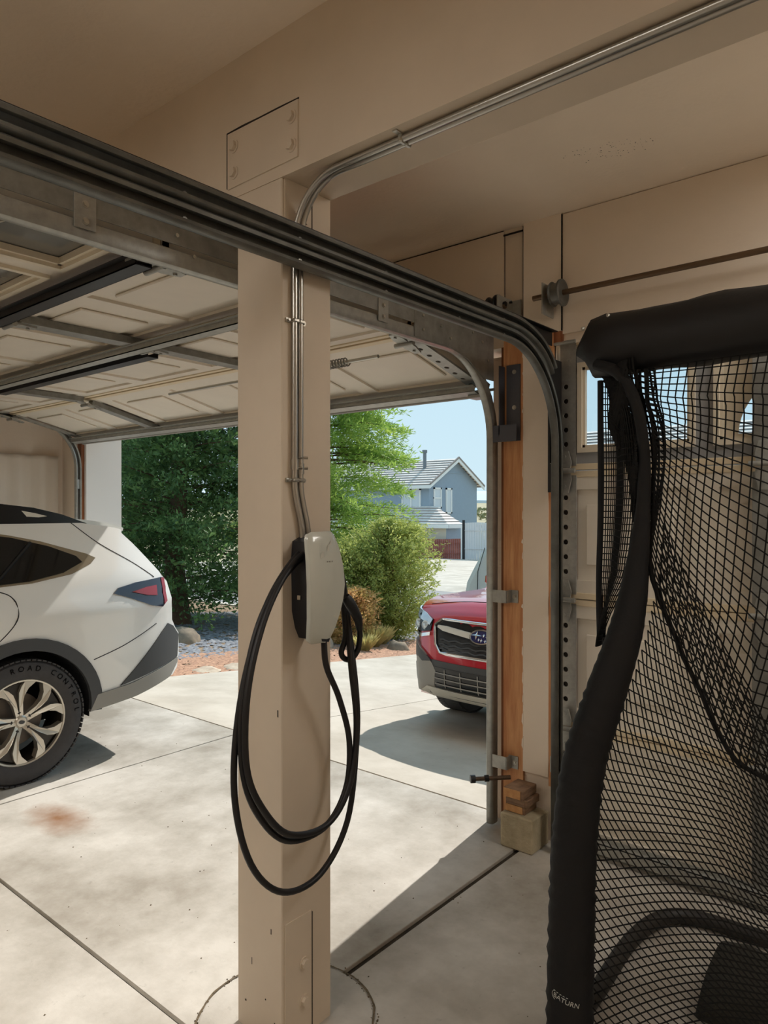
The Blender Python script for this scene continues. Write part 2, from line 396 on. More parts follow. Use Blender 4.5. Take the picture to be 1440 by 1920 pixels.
# ragged drywall paper edge
rg = MB()
z = .40
while z < 2.4:
    w = random.uniform(.0, .006) if random.random() < .7 else random.uniform(.006, .011); h_ = random.uniform(.012, .11)
    rg.prism([(-1.684, z), (-1.686 - w, z + h_ * .3), (-1.686 - w * .7, z + h_ * .75), (-1.684, z + h_)], YF - .0235, YF - .012, lambda u, v, d: (u, d, v)); z += h_ + random.uniform(0, .06)
rg.build('torn_paper_edge', 'wall', wall_front)
gp = MB(); gp.box(-1.80, -1.6885, YF - .014, YF - .010, ZC - .03, ZC - .022); gp.box(-1.689, -1.6865, YF - .0235, YF - .012, 2.45, ZC - .01)
gp.box(-1.4925, -1.490, YF - .0235, YF - .01, 2.36, ZC - .005); gp.box(-1.7935, -1.7915, YF - .0145, YF - .01, 2.45, ZC - .02)
gp.box(-2.6, -1.8, YF - .0135, YF - .010, ZC - .006, ZC - .002)
gp.build('drywall_crack', 'gap', wall_front)
for b_, m_ in (((-1.797, -1.690, YF - .016, YF, .03, 2.46), 'wood'), ((-1.556, -1.535, YF - .018, YF + .01, .26, 2.36), 'wood'), ((-1.815, -1.797, YF - .006, YF + .1, .0, 2.33), 'wood_stain'), ((-1.535, -1.49, YF - .012, YF, 2.30, 2.50), 'wood_stain')):
    box('jamb_board', m_, wall_front, *b_)
struct(box('trim_1', 'white_trim', None, -5.915, -5.885, YF - .005, YF + .32, 0, 2.33), 'white door jamb casing beside the tree', 'trim')
struct(box('trim_2', 'wood_stain', None, -5.985, -5.92, YF - .03, YF, 0, 2.33), 'bare wood jamb board by the hanging sheet', 'trim')
struct(box('trim_3', 'stucco', None, -5.9, -1.815, YF + .2, YF + .26, 2.30, 2.46), 'pinkish trim over the wide opening', 'trim')
for n_, x_ in (('trim_4', -1.825), ('trim_5', 1.05)):
    struct(box(n_, 'stucco', None, x_ - (.075 if x_ < 0 else .01), x_ + .02, YF + .06, YF + .2, 0, 2.3), 'stucco return at the door jamb', 'trim')
# beam on the post
bm = MB(); bm.box(XL, XR, 1.365, 1.563, 2.48, ZC)
beam = bm.build('beam', 'post'); struct(beam, 'painted boxed ceiling beam resting on the post', 'beam')
def hexbolt(m, c, n, r=.015, h=.012):
    c = Vector(c); n = Vector(n); m.cyl(c, c + n * h, r, 6); m.cyl(c - n * .001, c + n * .0025, r * 1.35, 14)
pl = MB()
pl.prism([(-1.766, 2.51), (-1.458, 2.515), (-1.456, 2.672), (-1.766, 2.677)], 1.3655, 1.3605, lambda u, v, d: (u, d, v))
plate = pl.build('tie_plate', 'post', beam)
for x in (-1.735, -1.482):
    for z in (2.553, 2.632):
        b = MB(); hexbolt(b, (x, 1.3605, z), (0, -1, 0)); b.build('bolt', 'post', plate, smooth=30)
g = MB(); g.prism([(-1.7745, 2.515), (-1.7655, 2.51), (-1.7655, 2.677), (-1.458, 2.672), (-1.455, 2.678), (-1.54, 2.681), (-1.62, 2.682), (-1.70, 2.685), (-1.774, 2.684)], 1.3655, 1.3632, lambda u, v, d: (u, d, v))
g.build('paint_gap', 'gap', plate)
# post
post = thing('support_post', 'square beige painted post carrying the ceiling beam', 'post', (-1.626, 1.464, 0))
MB().box(-1.725, -1.527, 1.365, 1.563, 0, 2.48, c=.003).build('post_shaft', 'post', post)
for z0, z1, ys in ((.0, .36, (.09, .2)), (2.28, 2.48, (2.36, 2.36))):
    s_ = MB().box(-1.527, -1.5235, 1.375, 1.478, z0, z1).build('strap_plate', 'post', post)
    MB().box(-1.5268, -1.5228, 1.478, 1.4815, z0 + .01, z1 - .005).build('strap_gap', 'gap', s_)
    for z in sorted(set(ys)):
        b = MB(); hexbolt(b, (-1.5235, 1.447, z + .02), (1, 0, 0), .013); b.build('bolt', 'post', s_, smooth=30)
# chips and scratches in the paint with dark wood below
for (x, z, w, h) in ((-1.546, .95, .004, .02), (-1.575, .32, .003, .015), (-1.66, .2, .002, .02), (-1.6, .12, .004, .004), (-1.69, .08, .006, .005), (-1.56, .06, .003, .012)):
    MB().box(x, x + w, 1.3643, 1.3652, z, z + h).build('paint_chip', 'gap', post)

# floor: slabs with open joints
floor = struct(box('floor', 'joint', None, XL, XR, YB, YF + .11, -.2, -.014))
jx = [XL, -3.95, -1.632, XR]; jy = [YB, -1.2, 1.25, 3.16]
for i in range(3):
    for j in range(3):
        gl, gr = (.006 if i else 0), (.006 if i < 2 else 0)
        if i == 2: gl = .016
        if i == 1: gr = .012
        y0, y1 = jy[j] + (.006 if j else 0), jy[j + 1] - (.006 if j < 2 else .004)
        if i == 2 and j == 1: y1 = 1.25
        if i == 2 and j == 2: y0 = 1.25
        box('slab', 'floor', floor, jx[i] + gl, jx[i + 1] - gr, y0, y1, -.12, 0, c=.002)
fc = MB(); n = 48
fc.lathe([(.001, .0035), (.255, .0035), (.262, .001), (.262, -.02)], n, (-1.625, 1.47, 0), 'z')
fc.build('footing_ring', 'floor', floor, smooth=30)
fd = MB()
for k in range(220):
    q = random.uniform(0, 2 * math.pi); rr = .270 + .012 * math.sin(q * 3 + 1) + random.gauss(0, .008); x, y = -1.625 + rr * math.cos(q), 1.47 + rr * math.sin(q); r = random.uniform(.001, .005)
    fd.add([(x + r, y, .001), (x, y + r, .001), (x - r, y, .001), (x, y - r * .7, .001), (x + r * .2, y, .001 + r * .8)], [(0, 1, 4), (1, 2, 4), (2, 3, 4), (3, 0, 4)])
jr = []
for k in range(121):
    q = 2 * math.pi * k / 120; jr.append((q, .264 + .006 * noise.noise(Vector((math.cos(q) * 3, math.sin(q) * 3, 0))), .005 + .006 * abs(noise.noise(Vector((math.cos(q) * 6, math.sin(q) * 6, 4))))))
for (qa, ra, wa), (qb, rb, wb) in zip(jr, jr[1:]):
    fd.add([(-1.625 + r * math.cos(q), 1.47 + r * math.sin(q), .0042) for q, r in ((qa, ra), (qa, ra + wa), (qb, rb + wb), (qb, rb))], [(0, 1, 2, 3)])
o = fd.build('dirt_ring', 'dirt', floor); o['kind'] = 'stuff'
gr_ = MB()
for k in range(260):
    x, y = random.uniform(-6, 1), random.uniform(.6, 3.1); r = random.uniform(.0015, .004)
    gr_.add([(x + r, y, .0005), (x, y + r * 1.4, .0005), (x - r, y, .0005), (x, y - r, .0005), (x, y, r)], [(0, 1, 4), (1, 2, 4), (2, 3, 4), (3, 0, 4)])
tag(gr_.build('floor_grit', 'dirt'), 'scattered dark grit lying on the concrete floor', 'grit', kind='stuff')

# ------------------------------------------------------------ sectional garage doors
def ring_holes(m, x0, x1, zs, y, r, fn):
    """strip with round holes, built as rings"""
    pass
def stile_holes(x0, x1, z0, z1, y0, Mx, step=.066, r=.0125, cxo=0.35):
    """perforated channel: front face at y0 with real holes, side flanges back to y=0"""
    m = MB(Mx); cx = x0 + (x1 - x0) * cxo; N = 12
    nz = max(1, int((z1 - z0) / step)); h = (z1 - z0) / nz
    for k in range(nz):
        a, b = z0 + k * h, z0 + (k + 1) * h; c = (a + b) / 2
        vs_ = []
        for i in range(N):
            q = 2 * math.pi * (i + .5) / N; dx, dz = math.cos(q), math.sin(q)
            tx = (x1 - cx) / dx if dx > 1e-6 else ((x0 - cx) / dx if dx < -1e-6 else 9e9)
            tz = (h / 2) / abs(dz) if abs(dz) > 1e-6 else 9e9
            t = min(tx, tz); vs_.append((cx + dx * t, y0, c + dz * t))
        for i in range(N):
            q = 2 * math.pi * (i + .5) / N; vs_.append((cx + math.cos(q) * r, y0, c + math.sin(q) * r))
        for i in range(N):
            q = 2 * math.pi * (i + .5) / N; vs_.append((cx + math.cos(q) * r * .92, y0 + .006, c + math.sin(q) * r * .92))
        fs = []
        for i in range(N):
            j = (i + 1) % N
            fs += [(i, j, N + j, N + i), (N + i, N + j, 2 * N + j, 2 * N + i)]
        m.add(vs_, fs)
        for X, Z in ((x0, a), (x1, a), (x0, b), (x1, b)):   # corner triangles of the cell
            ins = sorted(range(N), key=lambda i: (vs_[i][0] - X) ** 2 + (vs_[i][2] - Z) ** 2)[:2]
            m.add([(X, y0, Z), vs_[ins[0]], vs_[ins[1]]], [(0, 1, 2)])
    m.add([(x0, y0, z0), (x0, 0, z0), (x0, 0, z1), (x0, y0, z1)], [(0, 1, 2, 3)])
    m.add([(x1, y0, z0), (x1, y0, z1), (x1, 0, z1), (x1, 0, z0)], [(0, 1, 2, 3)])
    return m
def door_section(door, Mx, W, h, stiles, windows=None, pane='glass', npan=4, strut=None, hinges=True, ends=True, bottom=False, top=False):
    s = MB(Mx); T = .045
    if windows is None:
        s.box(0, W, .012, T, 0, h)
        s.box(0, W, 0, .012, .028, .085); s.box(0, W, 0, .012, h - .085, h - .028)
        pw = W / npan
        for i in range(npan + 1):
            a = max(0, i * pw - .055); b = min(W, i * pw + .055); s.box(a, b, 0, .012, .085, h - .085)
        for i in range(npan):
            a, b = i * pw + .055 + .07, (i + 1) * pw - .055 - .07
            s.box(a, b, .001, .012, .085 + .07, h - .085 - .07, c=.004)
    else:
        za, zb = windows[0][2], windows[0][3]
        s.box(0, W, 0, T, 0.028, za); s.box(0, W, 0, T, zb, h - .028)
        xs = [0] + [q for w in windows for q in (w[0], w[1])] + [W]
        for a, b in zip(xs[::2], xs[1::2]): s.box(a, b, 0, T, za, zb)
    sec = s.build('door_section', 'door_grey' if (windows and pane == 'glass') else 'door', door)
    MB(Mx).box(0, W, -.006, T, 0, .028, c=.002).build('section_rail', 'rail', sec)
    MB(Mx).box(0, W, -.004, T, h - .028, h, c=.002).build('section_rail', 'rail', sec)
    for (a, b, za, zb, sun) in [w if len(w) == 5 else tuple(w) + (0,) for w in (windows or [])]:
        fr = MB(Mx); e = .022
        for (p, q, u, v) in ((a - e, b + e, za - e, za), (a - e, b + e, zb, zb + e), (a - e, a, za, zb), (b, b + e, za, zb)): fr.box(p, q, -.012, .004, u, v)
        for (p, q, u, v) in ((a, b, za, za + .012), (a, b, zb - .012, zb), (a, a + .012, za, zb), (b - .012, b, za, zb)): fr.box(p, q, .0, .02, u, v)
        fr.build('window_frame', 'frame_vinyl', sec)
        MB(Mx).box(a + .002, b - .002, .022, .026, za + .002, zb - .002).build('pane', pane, sec)
        if pane != 'glass':
            am = MB(Mx); am.tube([(a + (b - a) * k / 16, .016, za + (zb - za) * (.60 + .12 * math.sin(math.pi * k / 16))) for k in range(17)], .003, 6); am.build('arched_muntin', 'alloy', sec)
        if sun:
            # opaque sunburst insert: rectangle with an elliptical opening from the lower corner
            cx = b if sun > 0 else a; sg = -1 if sun > 0 else 1; w_ = (b - a) * .86; hh = (zb - za) * .80
            arc = [(cx + sg * w_ * math.cos(t), za + .02 + hh * math.sin(t)) for t in [math.pi / 2 * k / 14 for k in range(15)]]
            ins = MB(Mx); top_ = zb - .006; far = a + .006 if sun > 0 else b - .006
            for (p, q) in zip(arc, arc[1:]):
                ins.prism([p, q, (q[0], top_), (p[0], top_)], .012, .018, lambda u, v, d: (u, d, v))
            ins.prism([(far, za + .006), (arc[0][0], za + .006), (arc[0][0], top_), (far, top_)], .012, .018, lambda u, v, d: (u, d, v))
            ins.prism([(cx, za + .006), (arc[0][0], za + .006), (arc[0][0], za + .02), (cx, za + .02)], .012, .018, lambda u, v, d: (u, d, v))
            q = arc[7]; ins.prism([(cx, za + .02), (cx, za + .05), (q[0], q[1] + .012), (q[0] + sg * .01, q[1] - .01)], .012, .018, lambda u, v, d: (u, d, v))
            ins.build('sunburst_insert', 'frame_vinyl', sec)
    for i, x in enumerate(stiles):
        end = ends and i in (0, len(stiles) - 1)
        if end:
            w_ = .078; a = x - w_ / 2
            es = stile_holes(a, a + w_, .02, h - .02, -.010, Mx).build('end_stile', 'galv', sec)
            MB(Mx).box(a + .003, a + w_ - .003, -.0035, -.0005, .022, h - .022).build('hole_shade_strip', 'gap', sec)  # dark strip added behind the holes, painting the shade inside them
        else:
            c_ = MB(Mx); c_.box(x - .028, x + .028, -.03, 0, .03, h - .03); c_.box(x - .04, x + .04, -.034, -.03, .03, h - .03)
            c_.build('stile', 'galv_dark', sec)
    if hinges:
        for x in stiles:
            hm = MB(Mx)
            hm.prism([(x - .016, h - .10), (x + .016, h - .10), (x + .03, h - .04), (x + .026, h - .012), (x - .026, h - .012), (x - .03, h - .04)], -.042, -.034, lambda u, v, d: (u, d, v))
            hm.prism([(x - .026, h + .012), (x + .026, h + .012), (x + .03, h + .04), (x + .016, h + .09), (x - .016, h + .09), (x - .03, h + .04)], -.042, -.034, lambda u, v, d: (u, d, v))
            hm.cyl((x - .05, -.045, h), (x + .05, -.045, h), .011, 10)
            for dz in (-.07, .065):
                hm.cyl((x, -.048, h + dz), (x, -.034, h + dz), .007, 6)
            hm.build('hinge', 'galv', sec, smooth=40)
    for (z0, z1, x0, x1, m_) in (strut or []):
        st = MB(Mx); st.box(x0, x1, -.062, -.058, z0, z1); st.box(x0, x1, -.062, -.034, z0, z0 + .003); st.box(x0, x1, -.062, -.034, z1 - .003, z1)
        st.box(x0, x1, -.037, -.034, z0 - .018, z0); st.box(x0, x1, -.037, -.034, z1, z1 + .018)
        st.build('strut', m_, sec)
    return sec
# closed single door (right-hand bay)
door2 = bpy.data.objects.new('door_2', None); COL.objects.link(door2); door2.location = (-.24, 3.1, 0); WM['door_2'] = Matrix.Translation(door2.location)
struct(door2, 'closed sectional garage door with small windows behind the net', 'garage door')
WR = 2.545; XD = -1.518
zs = [0.004, .548, 1.134, 1.722, 2.295]
wins = []
for k in range(4):
    a = .108 + k * .585; wins.append((a, a + .47, .10, .465, (0, 1, -1, 0)[k]))
for i in range(4):
    Mx = Matrix.Translation((XD, 3.075, zs[i]))
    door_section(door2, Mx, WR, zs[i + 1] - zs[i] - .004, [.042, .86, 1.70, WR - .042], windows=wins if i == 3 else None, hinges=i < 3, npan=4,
                 strut=[(.02, .07, .02, WR - .02, 'galv')] if i == 0 else None)
tp = MB(); tp.box(-1.515, -1.437, 3.064, 3.070, 2.16, 2.31); tp.cyl((-1.535, 3.045, 2.305), (-1.43, 3.045, 2.305), .009, 10)
for z in (2.2, 2.225, 2.26): tp.cyl((-1.474, 3.058, z), (-1.474, 3.07, z), .006, 8)
tp.build('top_roller_plate', 'galv', door2, smooth=40)
MB().box(XD, XD + WR, 3.066, 3.09, 2.292, 2.318).build('top_rail', 'rail', door2)
ws = MB(); ws.tube([(XD, 3.1, .004), (XD + WR, 3.1, .004)], .012, 8); ws.build('bottom_seal', 'cable', door2)
# open double door (left-hand bay): three sections flat under the ceiling, the lowest tipped down
door1 = bpy.data.objects.new('door_1', None); COL.objects.link(door1); door1.location = (-3.9, 2.0, 2.2); WM['door_1'] = Matrix.Translation(door1.location)
struct(door1, 'raised sectional double garage door with panelled inner face', 'garage door')
WL = 4.02; X1 = -5.91
def lay(p, ang): return Matrix.Translation(p) @ Matrix.Rotation(R(ang), 4, 'X')
st = [.035, 1.22, 2.96, WL - .035]
lw = []
for k in range(6): lw.append(((.20, .78, 1.36, 2.33, 3.02, 3.66)[k], (.70, 1.28, 1.86, 2.88, 3.52, 3.93)[k], .13, .49, 0))
door_section(door1, lay((X1, 3.015, 2.150), 76), WL, .60, st, npan=6, strut=[(.03, .085, 0.0, WL, 'galv')])
door_section(door1, lay((X1, 2.425, 2.302), 89), WL, .605, st, npan=6, strut=[(.53, .585, 1.25, 2.93, 'steel_black')])
door_section(door1, lay((X1, 1.818, 2.312), 90), WL, .605, st, npan=6, strut=[(.03, .085, 0, WL, 'galv')])
door_section(door1, lay((X1, 1.211, 2.314), 90), WL, .60, st, windows=lw, pane='pane_grey', strut=[(.03, .085, 0, WL, 'steel_black')], hinges=False)
# latch rod with spring on the lowest section, seal and bottom bracket
lr = MB(); lr.cyl((-3.6, 2.36, 2.205), (-2.02, 2.36, 2.205), .008, 10); lr.build('lock_rod', 'bolt', door1, smooth=40)
sp = MB(); sp.tube([(-2.56 + .36 * k / 300, 2.36 + .018 * math.cos(k * .42), 2.205 + .018 * math.sin(k * .42)) for k in range(301)], .0035, 5); sp.build('latch_spring', 'galv_dark', door1, smooth=60)
ba = MB(); ba.prism([(3.02, 2.10), (3.045, 2.16), (2.90, 2.21), (2.88, 2.17)], -1.885, -1.88, lambda u, v, d: (d, u, v)); ba.box(-1.95, -1.86, 2.95, 3.03, 2.085, 2.10)
ba.cyl((-1.9, 2.985, 2.12), (-1.82, 2.985, 2.12), .007, 8); ba.build('bottom_bracket', 'galv', door1, smooth=40)
sm = MB(); sm.tube([(X1, 3.03, 2.11), (X1 + WL, 3.03, 2.11)], .014, 8); sm.build('bottom_seal', 'cladding_lt', door1, smooth=40)

# ------------------------------------------------------------ tracks
def track_path(x, y0, zt, rad, yv, zend):
    """horizontal run from y0, bend, vertical drop at y = yv"""
    pts = [(x, y0, zt, 0, 1), (x, (y0 + yv) / 2, zt, 0, 1), (x, yv - rad, zt, 0, 1)]
    for k in range(1, 17):
        a = math.pi / 2 * k / 16
        pts.append((x, yv - rad + rad * math.sin(a), zt - rad + rad * math.cos(a), math.sin(a), math.cos(a)))
    if zend is not None: pts.append((x, yv, zend, 1, 0))
    return pts
CH = [(.024, .011), (.034, .013), (.036, .021), (.030, .026), (.010, .027), (.002, .022), (0, .012), (0, -.012), (.002, -.022), (.010, -.027), (.030, -.026), (.036, -.021), (.034, -.013), (.024, -.011)]
CHL = [(-a, b) for a, b in CH]
def hole_row(m, x, y, zs_, d=1):
    for z in zs_: m.cyl((x, y, z), (x + .0015 * d, y, z), .006, 10)
tR = thing('door_track', 'dark double steel track running beside the post to the closed door', 'track', (-1.49, 2.95, 0))
MB().sweep(track_path(-1.495, -1.4, 2.245, .42, 2.955, .01), CH).build('lower_rail', 'track', tR, smooth=40, solid=.0025)
up = [(-1.495, -1.4, 2.306, 0, 1), (-1.495, 2.55, 2.306, 0, 1)]
for k in range(1, 11):
    a = R(72) * k / 10; up.append((-1.495, 2.55 + .36 * math.sin(a) * 1.05, 2.306 - .22 * (1 - math.cos(a)), math.sin(a * .6), math.cos(a * .6)))
MB().sweep(up, CH).build('upper_rail', 'track', tR, smooth=40, solid=.0025)
ai = MB(); ai.box(-1.50, -1.497, -1.4, 2.95, 2.275, 2.338); ai.box(-1.50, -1.470, -1.4, 2.95, 2.335, 2.338); ai.build('angle_iron', 'steel_black', tR)
for y in (1.02, 1.40, 1.78, 2.2, 2.52):
    for z in (2.306, 2.245): MB().cyl((-1.495, y, z), (-1.488, y, z), .0065, 8).build('track_bolt', 'bolt', tR); MB().cyl((-1.495, y + .11, z), (-1.4925, y + .11, z), .005, 8).build('track_hole', 'gap', tR)
fb = MB(); fb.box(-1.534, -1.50, 2.98, YF - .005, 1.62, 2.2); fb.box(-1.502, -1.499, 2.93, YF - .005, 1.75, 2.22); fb.build('flag_bracket', 'steel_black', tR)
for z in (.35, 1.1, 1.75):
    b = MB(); b.box(-1.52, -1.498, 2.975, YF - .016, z, z + .07); b.build('jamb_bracket', 'galv', tR)
tL = thing('door_track', 'galvanised track with splice plates serving the raised double door', 'track', (-1.83, 3.0, 0))
MB().sweep(track_path(-1.828, -1.3, 2.280, .40, 3.01, .02), CHL).build('rail', 'galv', tL, smooth=40, solid=.0025)
ai = MB(); ai.box(-1.826, -1.823, -1.3, 2.36, 2.318, 2.372); ai.box(-1.86, -1.823, -1.3, 2.36, 2.370, 2.373); ai.build('angle_iron', 'galv_dark', tL)
gs = MB(); gs.prism([(2.362, 2.262), (2.60, 2.262), (2.76, 2.232), (2.90, 2.16), (2.985, 2.16), (2.985, 2.40), (2.362, 2.40)], -1.826, -1.823, lambda u, v, d: (d, u, v)); gs.build('gusset_plate', 'galv_dark', tL)
for y in (.94, 2.158):
    p_ = MB().box(-1.8225, -1.8195, y - .03, y + .03, 2.280, 2.368).build('splice_plate', 'galv', tL)
    for z in (2.30, 2.345):
        b = MB(); hexbolt(b, (-1.8195, y, z), (1, 0, 0), .007, .006); b.build('bolt', 'bolt', p_, smooth=30)
for (y, z) in ((1.22, 2.345), (1.28, 2.298), (2.42, 2.36), (2.55, 2.34), (2.42, 2.30), (2.62, 2.30), (2.80, 2.36), (2.88, 2.33), (2.93, 2.25)):
    b = MB(); b.cyl((-1.823, y, z), (-1.818, y, z), .006, 8); b.build('bolt', 'bolt', tL)
fl = MB(); fl.box(-1.778, -1.704, YF - .022, YF - .0165, 1.87, 2.235); fl.box(-1.828, -1.7, 2.985, 2.99, 1.865, 1.945); fl.box(-1.795, -1.79, 2.985, YF - .016, 1.90, 2.23)
fl.build('flag_bracket', 'bracket', tL)
for z in (1.9, 2.03, 2.2):
    b = MB(); hexbolt(b, (-1.735, YF - .022, z), (0, -1, 0), .008, .006); b.build('bolt', 'bolt', tL, smooth=30)
for z in (.30, 1.095):
    p_ = MB().box(-1.83, -1.752, 2.985, 2.99, z, z + .06).box(-1.755, -1.75, 2.985, YF - .017, z, z + .06).box(-1.765, -1.715, YF - .022, YF - .0165, z, z + .06).build('jamb_bracket', 'galv', tL)
    b = MB(); hexbolt(b, (-1.732, YF - .022, z + .03), (0, -1, 0), .009, .007); b.build('bolt', 'bolt', p_, smooth=30)
tF = thing('door_track', 'galvanised vertical track beside the hanging white sheet', 'track', (-5.97, 3.0, 0))
MB().sweep(track_path(-5.955, -1.3, 2.295, .40, 3.0, .02), CH).build('rail', 'galv', tF, smooth=40, solid=.0025)
MB().box(-5.975, -5.93, 2.99, YF - .03, 1.72, 1.80).build('jamb_bracket', 'galv', tF)

# torsion shaft, drums and end plates
def drum(x, y, z, label, dark):
    t_ = thing('cable_drum', label, 'drum', (x, y, z))
    d = MB(); d.lathe([(.012, -.028), (.052, -.028), (.056, -.022), (.048, -.016), (.046, .012), (.06, .018), (.06, .026), (.05, .03), (.03, .026), (.012, .026)], 28, (x, y, z), 'x'); d.build('drum', dark, t_, smooth=30)
    return t_
d1 = drum(-1.478, 2.965, 2.51, 'grey cable drum on the shaft above the closed door', 'track')
pp = MB(); pp.box(-1.535, -1.53, 2.92, YF - .012, 2.42, 2.56); pp.box(-1.53, -1.49, YF - .018, YF - .0125, 2.42, 2.56); pp.build('bearing_plate', 'galv', d1)
shaft = MB(); shaft.cyl((-1.60, 2.965, 2.51), (1.2, 2.965, 2.51), .0125, 14)
tag(shaft.build('torsion_shaft', 'shaft', smooth=40), 'long rusty brown steel rod above the closed door', 'rod')
d2 = drum(-1.80, 2.955, 2.50, 'black cable drum with slotted bracket above the raised door', 'steel_black')
pp = MB(); pp.box(-1.755, -1.75, 2.90, YF - .017, 2.41, 2.545); pp.box(-1.77, -1.70, YF - .022, YF - .0165, 2.42, 2.54); pp.build('bearing_plate', 'galv', d2)
for (z, y) in ((2.51, 2.955), (2.455, 2.925), (2.455, 2.99), (2.53, 3.01)):
    b = MB(); b.cyl((-1.75, y, z), (-1.738, y, z), .012 if z == 2.51 else .006, 10); b.build('bolt', 'steel_black', d2)
MB().cyl((-5.9, 2.955, 2.50), (-1.74, 2.955, 2.50), .0125, 12).build('shaft_end', 'shaft', d2)

# concrete block, wood offcuts, bolt
blk = MB().box(-1.712, -1.548, 2.86, 3.02, 0, .155, c=.006); tag(blk.build('concrete_block', 'block'), 'rough concrete block at the foot of the wall between the doors', 'block')
z = .156
for (x0, x1, y0, h, lab, m_) in ((-1.70, -1.60, 2.885, .036, 'lowest wood offcut lying on the concrete block', 'wood_cut'), (-1.695, -1.585, 2.88, .034, 'grey weathered wood offcut in the middle of the small stack', 'wood_dark'), (-1.70, -1.60, 2.865, .042, 'topmost wood offcut of the small stack by the jamb', 'wood_cut')):
    t_ = thing('wood_offcut', lab, 'wood block', ((x0 + x1) / 2, y0 + .06, z), 'wood offcuts on the block')
    MB().box(x0, x1, y0 + .004, 3.0, z, z + h, c=.003).build('block_body', 'wood_dark', t_)
    MB().box(x0 + .002, x1 - .012, y0 + .001, y0 + .004, z + .002, z + h - .002).build('sawn_face', m_, t_)
    z += h + .001
bo = thing('roller_bolt', 'dark bolt with nut poking out of the track by the wood offcuts', 'bolt', (-1.83, 2.90, .25))
b = MB(); b.cyl((-1.86, 2.86, .268), (-1.73, 2.985, .272), .010, 10); b.build('shank', 'rusty', bo, smooth=40)
b = MB(); b.cyl((-1.868, 2.852, .268), (-1.852, 2.868, .268), .019, 12); b.cyl((-1.82, 2.899, .269), (-1.805, 2.913, .27), .017, 6); b.build('head', 'steel_black', bo, smooth=30)

# fill panels added under the ceiling, out of view, to brighten the room
def emis(name, col, st_):
    m = bpy.data.materials.new(name); m.use_nodes = True; nt = m.node_tree; nt.nodes.clear()
    e = nt.nodes.new('ShaderNodeEmission'); e.inputs[0].default_value = col + (1,); e.inputs[1].default_value = st_
    o = nt.nodes.new('ShaderNodeOutputMaterial'); nt.links.new(e.outputs[0], o.inputs[0]); return m
for x, y, w, d, st_, lab in ((-4.3, -.95, 1.2, .6, 8.0, 'added fill light panel under the ceiling over the white wagon'), (-1.35, -.75, 1.2, .6, 9.0, 'added fill light panel under the ceiling between the bays'), (.6, 2.55, 1.2, .6, 8.0, 'added fill light panel under the ceiling over the single bay')):
    lp = thing('fill_lamp', lab, 'lamp', (x, y, ZC - .05))
    f = MB()
    for b in ((x - w / 2 - .03, x + w / 2 + .03, y - d / 2 - .03, y - d / 2), (x - w / 2 - .03, x + w / 2 + .03, y + d / 2, y + d / 2 + .03), (x - w / 2 - .03, x - w / 2, y - d / 2, y + d / 2), (x + w / 2, x + w / 2 + .03, y - d / 2, y + d / 2)): f.box(b[0], b[1], b[2], b[3], ZC - .05, ZC)
    f.build('fill_lamp_frame', 'white_trim', lp)
    MB().box(x - w / 2, x + w / 2, y - d / 2, y + d / 2, ZC - .035, ZC - .03).build('diffuser', emis('fill_lamp_glow', (1.0, .95, .88), st_), lp)

# hanging sheet on the left wall
hs = MB(); N = 60
for i in range(N + 1):
    y = .9 + 2.08 * i / N; x = XL + .06 + .022 * math.sin(i * 1.15) + .012 * math.sin(i * .43 + 1)
    hs.v += [Vector((x, y, 2.01)), Vector((x - .006, y, 1.97)), Vector((x + .015 * math.sin(i * 1.15), y, .35))]
for i in range(N):
    for k in range(2): hs.f.append((i * 3 + k, i * 3 + 3 + k, i * 3 + 4 + k, i * 3 + 1 + k))
tag(hs.build('hanging_sheet', 'curtain', smooth=60, solid=.004), 'white cloth sheet hanging on the side wall behind the white car', 'sheet')

# ============================================================ CHARGER, CONDUIT, CABLE
ch = thing('wall_charger', 'wall mounted car charger with pale grey glass face on the post', 'charger', (-1.527, 1.43, 1.17))
out = [(1.390, 1.478), (1.464, 1.480), (1.476, 1.470), (1.490, 1.435), (1.502, 1.38), (1.508, 1.327), (1.502, 1.285), (1.490, 1.240), (1.474, 1.195), (1.462, 1.172), (1.448, 1.164), (1.395, 1.166), (1.383, 1.174), (1.374, 1.24), (1.368, 1.33), (1.368, 1.40), (1.372, 1.462), (1.378, 1.474)]
def face_x(y, z): return -1.408 - .9 * (z - 1.33) ** 2 - 1.6 * (y - 1.44) ** 2
cy, cz = 1.437, 1.32
fm = MB(); rings = [1.0, .97, .8, .6, .4, .2]; K = len(out)
for ri, s_ in enumerate(rings):
    for (y, z) in out:
        yy, zz = cy + (y - cy) * s_, cz + (z - cz) * s_
        fm.v.append(Vector((face_x(yy, zz) - (.004 if ri == 0 else 0), yy, zz)))
fm.v.append(Vector((face_x(cy, cz), cy, cz)))
for (y, z) in out: fm.v.append(Vector((face_x(y, z) - .014, cy + (y - cy) * .985, cz + (z - cz) * .985)))
for r_ in range(len(rings) - 1):
    for k in range(K): fm.f.append((r_ * K + k, r_ * K + (k + 1) % K, (r_ + 1) * K + (k + 1) % K, (r_ + 1) * K + k))
L_ = (len(rings) - 1) * K; ce = len(rings) * K
for k in range(K): fm.f.append((L_ + k, L_ + (k + 1) % K, ce)); fm.f.append(((k + 1) % K, k, ce + 1 + k, ce + 1 + (k + 1) % K))
fm.f.append(tuple(ce + 1 + k for k in range(K)))
face = fm.build('face_plate', 'charger', ch, smooth=40)
mk = MB()
